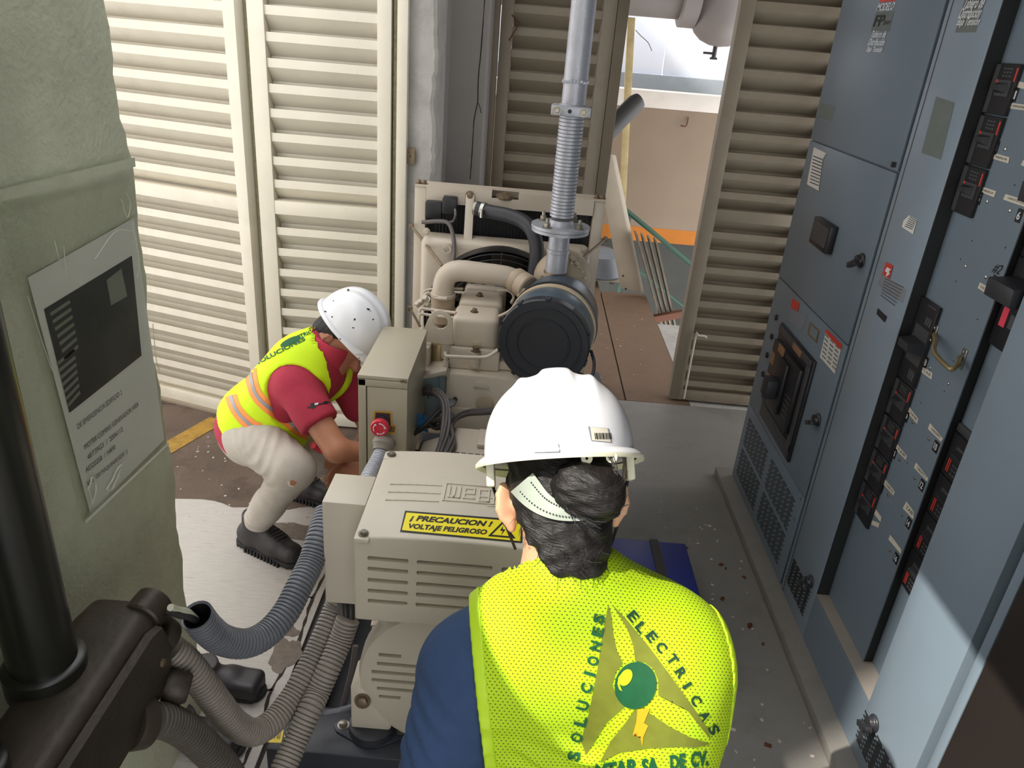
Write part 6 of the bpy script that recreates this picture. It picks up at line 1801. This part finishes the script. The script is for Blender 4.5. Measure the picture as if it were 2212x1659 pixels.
for x in (.03,.062):
    G().lathe([(.002,0),(.0075,.0),(.0075,.003),(.002,.003)], HP(x,-.118,-.014), FW, 12, False).build('rim_tab', M['helmet_cream'], hat)
# hair tie wisps under the rim are part of the hair

# ------------------------------------------------------------------ MAN crouching at the generator
m = thing('person', 'crouching person in scuffed white hard hat, lime vest and red shirt behind control box', 'person', (-.95,2.55,0))
ez_ = Vector(RW.col[2]); ex_ = Vector(RW.col[0]); ey_ = Vector(RW.col[1])    # viewing frame used only to aim the pose
mN = at(708,748,2.70); mP = at(562,925,2.85); mC = at(628,835,2.77)
sR = at(640,838,2.62); eR = at(728,972,2.575); wR = at(812,978,2.66)
sL = at(735,800,2.88); eL = at(800,925,2.93); wL = at(766,1000,2.80)
hR = at(548,945,2.74); kR = at(634,1014,2.60); aR = Vector((-.995,2.495,.12))
hL = at(585,935,2.95); kL = at(700,985,3.00); aL = Vector((-.985,2.905,.12))
tR = Vector((-.83,2.415,.04)); tL = Vector((-.80,2.845,.04))
mU = (ex_*.73 - ey_*.64 - ez_*.26).normalized()
mF = (ex_*.66 + ey_*.75); mF = (mF - mU*mF.dot(mU)).normalized(); mR = mF.cross(mU).normalized()
mHC = at(758,708,2.70)
mHD = mHC - mU*.035
def mtorso(S, e=0.0):
    sp = (mN-mP).normalized(); side = (sR-sL); side = (side-sp*side.dot(sp)).normalized(); dp = sp.cross(side)
    S.ell(mC+(mN-mC)*.25, (.155+e,.125+e,.20+e), (side,dp,sp), .05)
    S.ell(mC+(mP-mC)*.45, (.150+e,.125+e,.18+e), (side,dp,sp), .05)
    S.ell(mP, (.165+e,.135+e,.14+e), (side,dp,sp), .06)
    S.cap(sR+(sL-sR)*.12, sL, .066+e, .06+e, .05)
    S.cap(mN-sp*.05, mN+sp*.01, .075+e, .062+e, .04)
    return side, dp, sp
lo, hi, hh = (-1.40,2.05,-.01), (-.35,3.20,1.24), .0085
S = SDF(lo, hi, hh)
side, dp, sp = mtorso(S, -.008)
S.cap(sR, eR, .052, .045, .03); S.cap(eR, wR, .043, .028, .015); S.cap(sL, eL, .050, .042, .03); S.cap(eL, wL, .04, .028, .015)
S.cap(mN-sp*.02, mHD-mU*.06-mF*.01, .058, .055, .03)
S.ell(mHD, (.076,.098,.110), (mR,mF,mU), .02); S.ell(mHD-mU*.085+mF*.04, (.058,.062,.060), (mR,mF,mU), .03)
S.cap(mHD-mU*.02+mF*.096, mHD-mU*.055+mF*.118, .011, .017, .012); S.ell(mHD-mU*.10+mF*.088, (.024,.012,.009), (mR,mF,mU), .01); S.ell(mHD-mU*.13+mF*.078, (.024,.02,.02), (mR,mF,mU), .015)
for h_,k_,a_,t_ in ((hR,kR,aR,tR),(hL,kL,aL,tL)):
    S.cap(h_, k_, .070, .042, .03); S.cap(k_, a_, .042, .034, .02); S.cap(a_-Vector((0,0,.07)), t_, .036, .032, .02)
hand(S, wR, .085, (.8,.45,.1), (0,.2,-1), (.2,-.9,.1)); 
S.build('body', M['skin_tan'], m, 1)
S = SDF(wL-Vector((.18,.18,.18)), wL+Vector((.18,.18,.18)), .0042)
hdir = (at(718,1022,2.70)-wL).normalized(); S.cap(wL-hdir*.03, wL+hdir*.02, .027, .026, .01)
hand(S, wL, .08, hdir, (ey_*.7+ez_*.3), (-ey_*.8-ez_*.6), .078, .0085, .35)
S.build('left_hand', M['skin_tan'], m, 1)
# ear and sideburn
E_ = mHD + mR*.076 - mU*.035 - mF*.008
S = SDF(E_-Vector((.05,.05,.05)), E_+Vector((.05,.05,.05)), .0026)
A_ = (-mF*.85+mR*.5).normalized(); Bn = (mR*.85+mF*.5).normalized()
S.ell(E_+mR*.006, (.019,.008,.032), (A_,Bn,mU), .004); S.cap(E_-mU*.024, E_-mU*.034+mF*.004, .009, .007, .008); S.cap(E_-mR*.01, E_, .015,.012,.008)
for t0,t1 in ((2.4,1.7),(1.7,1.0),(1.0,.3),(.3,-.5)):
    q = lambda t: E_+mR*.011+mU*(.028*math.sin(t))+A_*(.016*math.cos(t)); S.cap(q(t0),q(t1),.0038,.0038,.003)
S.build('ear', M['skin_tan'], m, 1)
for sgn in (-1,1):
    ey0 = mHD + mR*sgn*.031 + mF*.068 - mU*.018
    G().lathe([(.001,-.012)]+[(.012*math.sin(PI*i/12),-.012*math.cos(PI*i/12)) for i in range(1,12)]+[(.001,.012)], ey0, mF, 14).build('eye', M['ink_white'], m)
S = SDF(mHD-Vector((.16,.16,.16)), mHD+Vector((.16,.16,.16)), .0055)
S.ell(mHD-mF*.003, (.078,.100,.112), (mR,mF,mU), .01); S.ell(mHD-mF*.055-mU*.05, (.060,.046,.052), (mR,mF,mU), .03)
S.plane(mHD-mF*.0-mU*.02, mF*1-mU*.6); S.plane(mHD-mU*.075-mF*.07, -mU-mF*.3); S.noise(.001, [(200,80,260,0,1),(-180,200,90,1,1)])
S.build('hair', M['hair_dark'], m, 1)
# shirt with short sleeves
hem = sR + (eR-sR)*.60
S = SDF((-1.35,2.10,.36), (-.36,3.15,1.06), .0075)
mtorso(S, .004); S.cap(sR, hem+(eR-sR)*.02, .074, .073, .04); S.cap(sL, sL+(eL-sL)*.6, .07, .066, .04)
q1 = S.pd(hem, eR-sR); r_ = S.pd(sR, eR-sR); S.F = np.maximum(S.F, q1) if True else S.F
S.ell(mP, (.180,.151,.150), (side,dp,sp), .03); S.plane(mP-sp*.070, -sp)
S.sub(SDF((-1.35,2.10,.36), (-.36,3.15,1.06), .0075).cap(mHD-mU*.05, mN+sp*.05, .075, .06, 0))
S.folds(sR+(eR-sR)*.3, .12, .006, (40,60,40), .3, .6); S.noise(.0014, [(28,14,30,0,1),(-30,25,18,1,.8)])
shirt, sbv = S.build('shirt', M['shirt_red'], m, 4)
S2 = SDF((-1.0,2.2,.6), (-.36,2.95,1.1), .0042)
S2.cap(mN-sp*.03, mN+sp*.045, .092, .080, .0); inn = SDF((-1.0,2.2,.6), (-.36,2.95,1.1), .0042); inn.cap(mN-sp*.10, mN+sp*.10, .080, .066, 0); S2.sub(inn); S2.plane(mN+sp*.04, sp-dp*.2); S2.plane(mN-sp*.05, -sp)
S2.build('collar', M['collar_red'], shirt, 3)
# small dark embroidery on the sleeve
print_on('sleeve_embroidery', M['ink_black'], shirt, *merge([([(664,879),(676,876),(690,872),(716,867),(716,869),(690,875),(676,879),(665,883)],[tuple(range(8))]), ([(670,872),(678,870),(682,880),(674,884)],[(0,1,2,3)]), ([(698,868),(706,866),(708,872),(700,874)],[(0,1,2,3)])]), sbv, .0012, 5)
print_on('sleeve_embroidery', M['ink_white'], shirt, [(679,872),(687,870),(687,874),(680,876)], [(0,1,2,3)], sbv, .0018, 5)
# trousers
S = SDF((-1.40,2.02,.08), (-.50,3.20,.80), .0078)
S.ell(mP, (.172,.142,.15), (side,dp,sp), .05)
for h_,k_,a_ in ((hR,kR,aR),(hL,kL,aL)):
    S.cap(h_, k_, .100, .072, .04); S.cap(k_, a_+(k_-a_)*.12, .070, .055, .03); S.cap(a_+(k_-a_)*.45, a_+(k_-a_)*.14, .062, .058, .02)
    S.plane((0,0,.085),(0,0,-1))
S.folds(kR+(hR-kR)*.35, .15, .015, (70,20,-50), .3, .8); S.folds(kR+(aR-kR)*.30, .12, .013, (30,-30,75), .2, .9); S.folds(kR+(aR-kR)*.8, .11, .016, (20,0,80), .2, .9); S.folds(hR+(kR-hR)*.2, .15, .014, (55,-40,60), .1, .8)
S.noise(.0016, [(24,18,30,0,1),(-34,22,26,1,.8)])
tr, trb = S.build('trousers', M['trousers'], m, 1)
poly_print('torn_patch', M['skin_tan'], tr, [(623,1040),(632,1036),(642,1042),(634,1050),(626,1046)], trb, .001, 4)
poly_print('torn_patch', M['cream_tape'], tr, [(620,1041),(626,1038),(627,1047),(637,1049),(632,1053),(624,1050)], trb, .0016, 4)
# boots
for a_,t_,nm in ((aR,tR,'boot'),(aL,tL,'boot')):
    d = Vector((t_.x-a_.x, t_.y-a_.y, 0)); L_ = d.length; d.normalize(); n = Vector((-d.y,d.x,0)); c_ = Vector((a_.x,a_.y,0))
    S = SDF(c_-Vector((.28,.28,.01)), c_+Vector((.38,.28,.26)), .0058)
    S.cap(c_-d*.045+Vector((0,0,.06)), c_+d*.10+Vector((0,0,.055)), .047, .048, .02); S.cap(c_+d*.08+Vector((0,0,.05)), c_+d*.185+Vector((0,0,.047)), .048, .046, .03)
    S.cap(c_-d*.012+Vector((0,0,.06)), c_+d*.005+Vector((0,0,.18)), .052, .054, .03); S.cap(c_+d*.03+Vector((0,0,.12)), c_+d*.11+Vector((0,0,.07)), .035, .04, .03)
    S.plane((0,0,.022),(0,0,-1)); S.plane(c_+Vector((0,0,.175)),(0,0,1)); S.folds(c_+d*.06+Vector((0,0,.11)), .08, .004, (d.x*90,d.y*90,60), 0, .3)
    bo, bb_ = S.build('boot', M['boot_black'], m, 1)
    S = SDF(c_-Vector((.28,.28,.02)), c_+Vector((.38,.28,.10)), .0055)
    S.cap(c_-d*.048+Vector((0,0,.03)), c_+d*.07+Vector((0,0,.03)), .051, .047, .02); S.cap(c_+d*.07+Vector((0,0,.03)), c_+d*.186+Vector((0,0,.03)), .048, .052, .02)
    S.plane((0,0,.001),(0,0,-1)); S.plane((0,0,.027),(0,0,1)); so, _ = S.build('sole', M['sole_black'], bo, 1)
    g = G()
    for k in range(16):
        for sg in (-1,1):
            q = c_ + d*(-.07+.0175*k) + n*sg*(.049 if 2<k<14 else .036); g.obox(q+Vector((0,0,.012)), d, n, (0,0,1), .0045,.007,.012)
    stuff(g.build('sole_lug', M['sole_black'], bo, .001))
    g = G()
    for k in range(4):
        z = .10+.018*k; q = c_+d*(.085-.018*k); pts = []
        for i in range(7):
            s_ = -1+2*i/6; h = bb_.ray_cast(q+n*s_*.026+Vector((0,0,.2))+d*.12, (Vector((0,0,-1))-d*.65).normalized()); 
            if h[0] is not None: pts.append(h[0]+Vector((0,0,.002))+d*.018*(s_*.2))
        if len(pts) > 2: g.tube(pts, .0028, 6)
    if g.v: g.build('lace', M['ink_black'], bo)
# vest
VL, VH, vh = (-1.40,2.10,.40), (-.36,3.15,1.06), .0068
armc = sR + (eR-sR)*.20; armn = ((eR-sR).normalized()*.55 + (sR-sL).normalized()*.9).normalized()
arml = sL + (eL-sL)*.20; armm = ((eL-sL).normalized()*.55 + (sL-sR).normalized()*.9).normalized()
S = SDF(VL, VH, vh); mtorso(S, .016)
S.cap(mC+(mP-mC)*.8-dp*0, mP-sp*.02, .17, .165, .03)
S.noise(.002, [(22,12,26,0,1),(-28,20,16,1,.8)])
S.folds(mC+(mP-mC)*.5, .2, .007, (26,40,30), .2, .8)
vfull = S.F.copy()
AH = SDF(VL, VH, vh); AH.cap(sR-(sL-sR)*.15+(eR-sR)*.05, sR+(eR-sR)*.9, .100, .115, 0); AH.ell(sR+(eR-sR)*.35+sp*-.03, (.10,.13,.13), (side,dp,sp), .02)
AH2 = SDF(VL, VH, vh); AH2.cap(sL+(sL-sR)*.15, sL+(eL-sL)*.9, .095, .11, 0)
fr = dp if dp.dot(ey_) > 0 else -dp          # chest side
NC = SDF(VL, VH, vh); NC.cap(mN+sp*.00, mHD-mU*.02, .088, .10, 0); NC.cap(mN+sp*.03+fr*.05, mN-sp*.20+fr*.17, .085, .045, 0)
def vcut(T):
    T.sub(AH); T.sub(AH2); T.sub(NC); T.plane(mP-sp*.012, -sp)
    return T
vcut(S)
vest2, vb2 = S.build('vest', M['vest_lime'], m, 4)
SO, SS = M['stripe_orange'], M['stripe_silver']
def band(pts, w0, w1):
    P = spline([Vector((x,y,0)) for x,y in pts], 8.0); A_, B_ = [], []
    for i,p in enumerate(P):
        t = (P[min(i+1,len(P)-1)]-P[max(i-1,0)]).normalized(); n = Vector((-t.y,t.x,0)); A_.append(p+n*w0); B_.append(p+n*w1)
    V = [(p.x,p.y) for p in A_+B_]; k = len(P); return V, [(i,i+1,k+i+1,k+i) for i in range(k-1)]
for pts in ([(541,792),(544,820),(553,850),(572,872),(598,893),(625,912),(648,930),(668,938)], [(499,855),(508,880),(524,902),(545,920),(562,926)]):
    print_on('reflective_stripe', SO, vest2, *band(pts, -13, 13), vb2, .002, 7)
    print_on('reflective_stripe', SS, vest2, *band(pts, -3.5, 3.5), vb2, .0035, 7)
# green lettering seen at a glancing angle on the shoulders
parts = [text_px('SOLUCIONES', 606, 758, 118, 9, -27, .03), text_px('ELECTRICAS', 655, 724, 70, 8, -24, .03), (ell_px(628,738,24,7,-.45), [tuple(range(40))])]
print_on('print_letters', M['print_green'], vest2, *merge(parts), vb2, .002, 6)
# helmet, scuffed
hat2, hb2, HP2 = hard_hat('hard_hat', m, mHC, mR, mF, mU, M['helmet_white'], .136, .114, .142, .042, .012)
def patch2(pts, mm, lift, nm='scuff_mark'):
    V2,F2 = subdivide(pts, [tuple(range(len(pts)))], 6); P = []
    for v in V2:
        d = _ray(v.x,v.y).normalized(); h = hb2.ray_cast(Vector((0,0,CAM_H)), d, 5); P.append(h[0]-d*lift if h[0] is not None else None)
    F2 = [f for f in F2 if all(P[i] is not None for i in f)]
    if F2: G().add([p if p is not None else mHC for p in P],F2).build(nm, mm, hat2)
rnd = random.Random(5)
for (x,y,s_) in ((766,690,4),(752,627,4),(717,684,2.5),(703,673,3),(763,708,2.5),(795,668,4),(800,672,2),(776,775,4),(735,732,2),(720,650,2),(806,690,2)):
    a = rnd.uniform(0,3); patch2([(x+s_*rnd.uniform(.6,1.3)*math.cos(t)*(1 if abs(math.cos(t-a))>.5 else .5), y+s_*rnd.uniform(.4,1.0)*math.sin(t)) for t in [2*PI*i/8 for i in range(8)]], M['ink_black'], .0008)
patch2([(758,752),(780,754),(785,760),(783,765),(757,763)], M['helmet_white'], .004, 'accessory_slot')
# red tool handle beside his knee
o = G().lathe([(.006,0),(.012,.004),(.014,.02),(.012,.05),(.013,.06),(.001,.064)], at(700,975,2.70), at(680,964,2.66)-at(700,975,2.70), 16).build('red_handle', M['pink_red'], m)

# black shoes half hidden behind the pillar
def shoe(c, ang, label):
    d = Vector((math.cos(ang),math.sin(ang),0)); n = Vector((-d.y,d.x,0)); c = Vector(c)
    t = thing('black_shoe', label, 'shoe', (c.x,c.y,0))
    S = SDF(c-Vector((.2,.2,.01)), c+Vector((.2,.2,.16)), .006)
    S.cap(c-d*.09+Vector((0,0,.045)), c+d*.02+Vector((0,0,.045)), .04,.042,.02); S.box(c+d*.06+Vector((0,0,.038)), (.065,.048,.034), (d,n,(0,0,1)), .02, .02); S.cap(c-d*.08+Vector((0,0,.06)), c-d*.06+Vector((0,0,.11)), .04,.042,.03)
    S.plane((0,0,.016),(0,0,-1)); S.plane((0,0,.105),(0,0,1)); S.build('upper', M['boot_black'], t, 1)
    S = SDF(c-Vector((.2,.2,.01)), c+Vector((.2,.2,.05)), .006)
    S.cap(c-d*.09+Vector((0,0,.02)), c+d*.09+Vector((0,0,.02)), .044,.049,.02); S.plane((0,0,.001),(0,0,-1)); S.plane((0,0,.02),(0,0,1)); S.build('sole', M['sole_black'], t, 1)
shoe((-.85,1.765,0), math.radians(-5), 'black shoe with its toe showing past the pillar, behind the sagging conduit')
shoe((-.84,1.56,0), math.radians(-8), 'black shoe close to the pillar foot, under the sagging conduit, nearer the viewer')
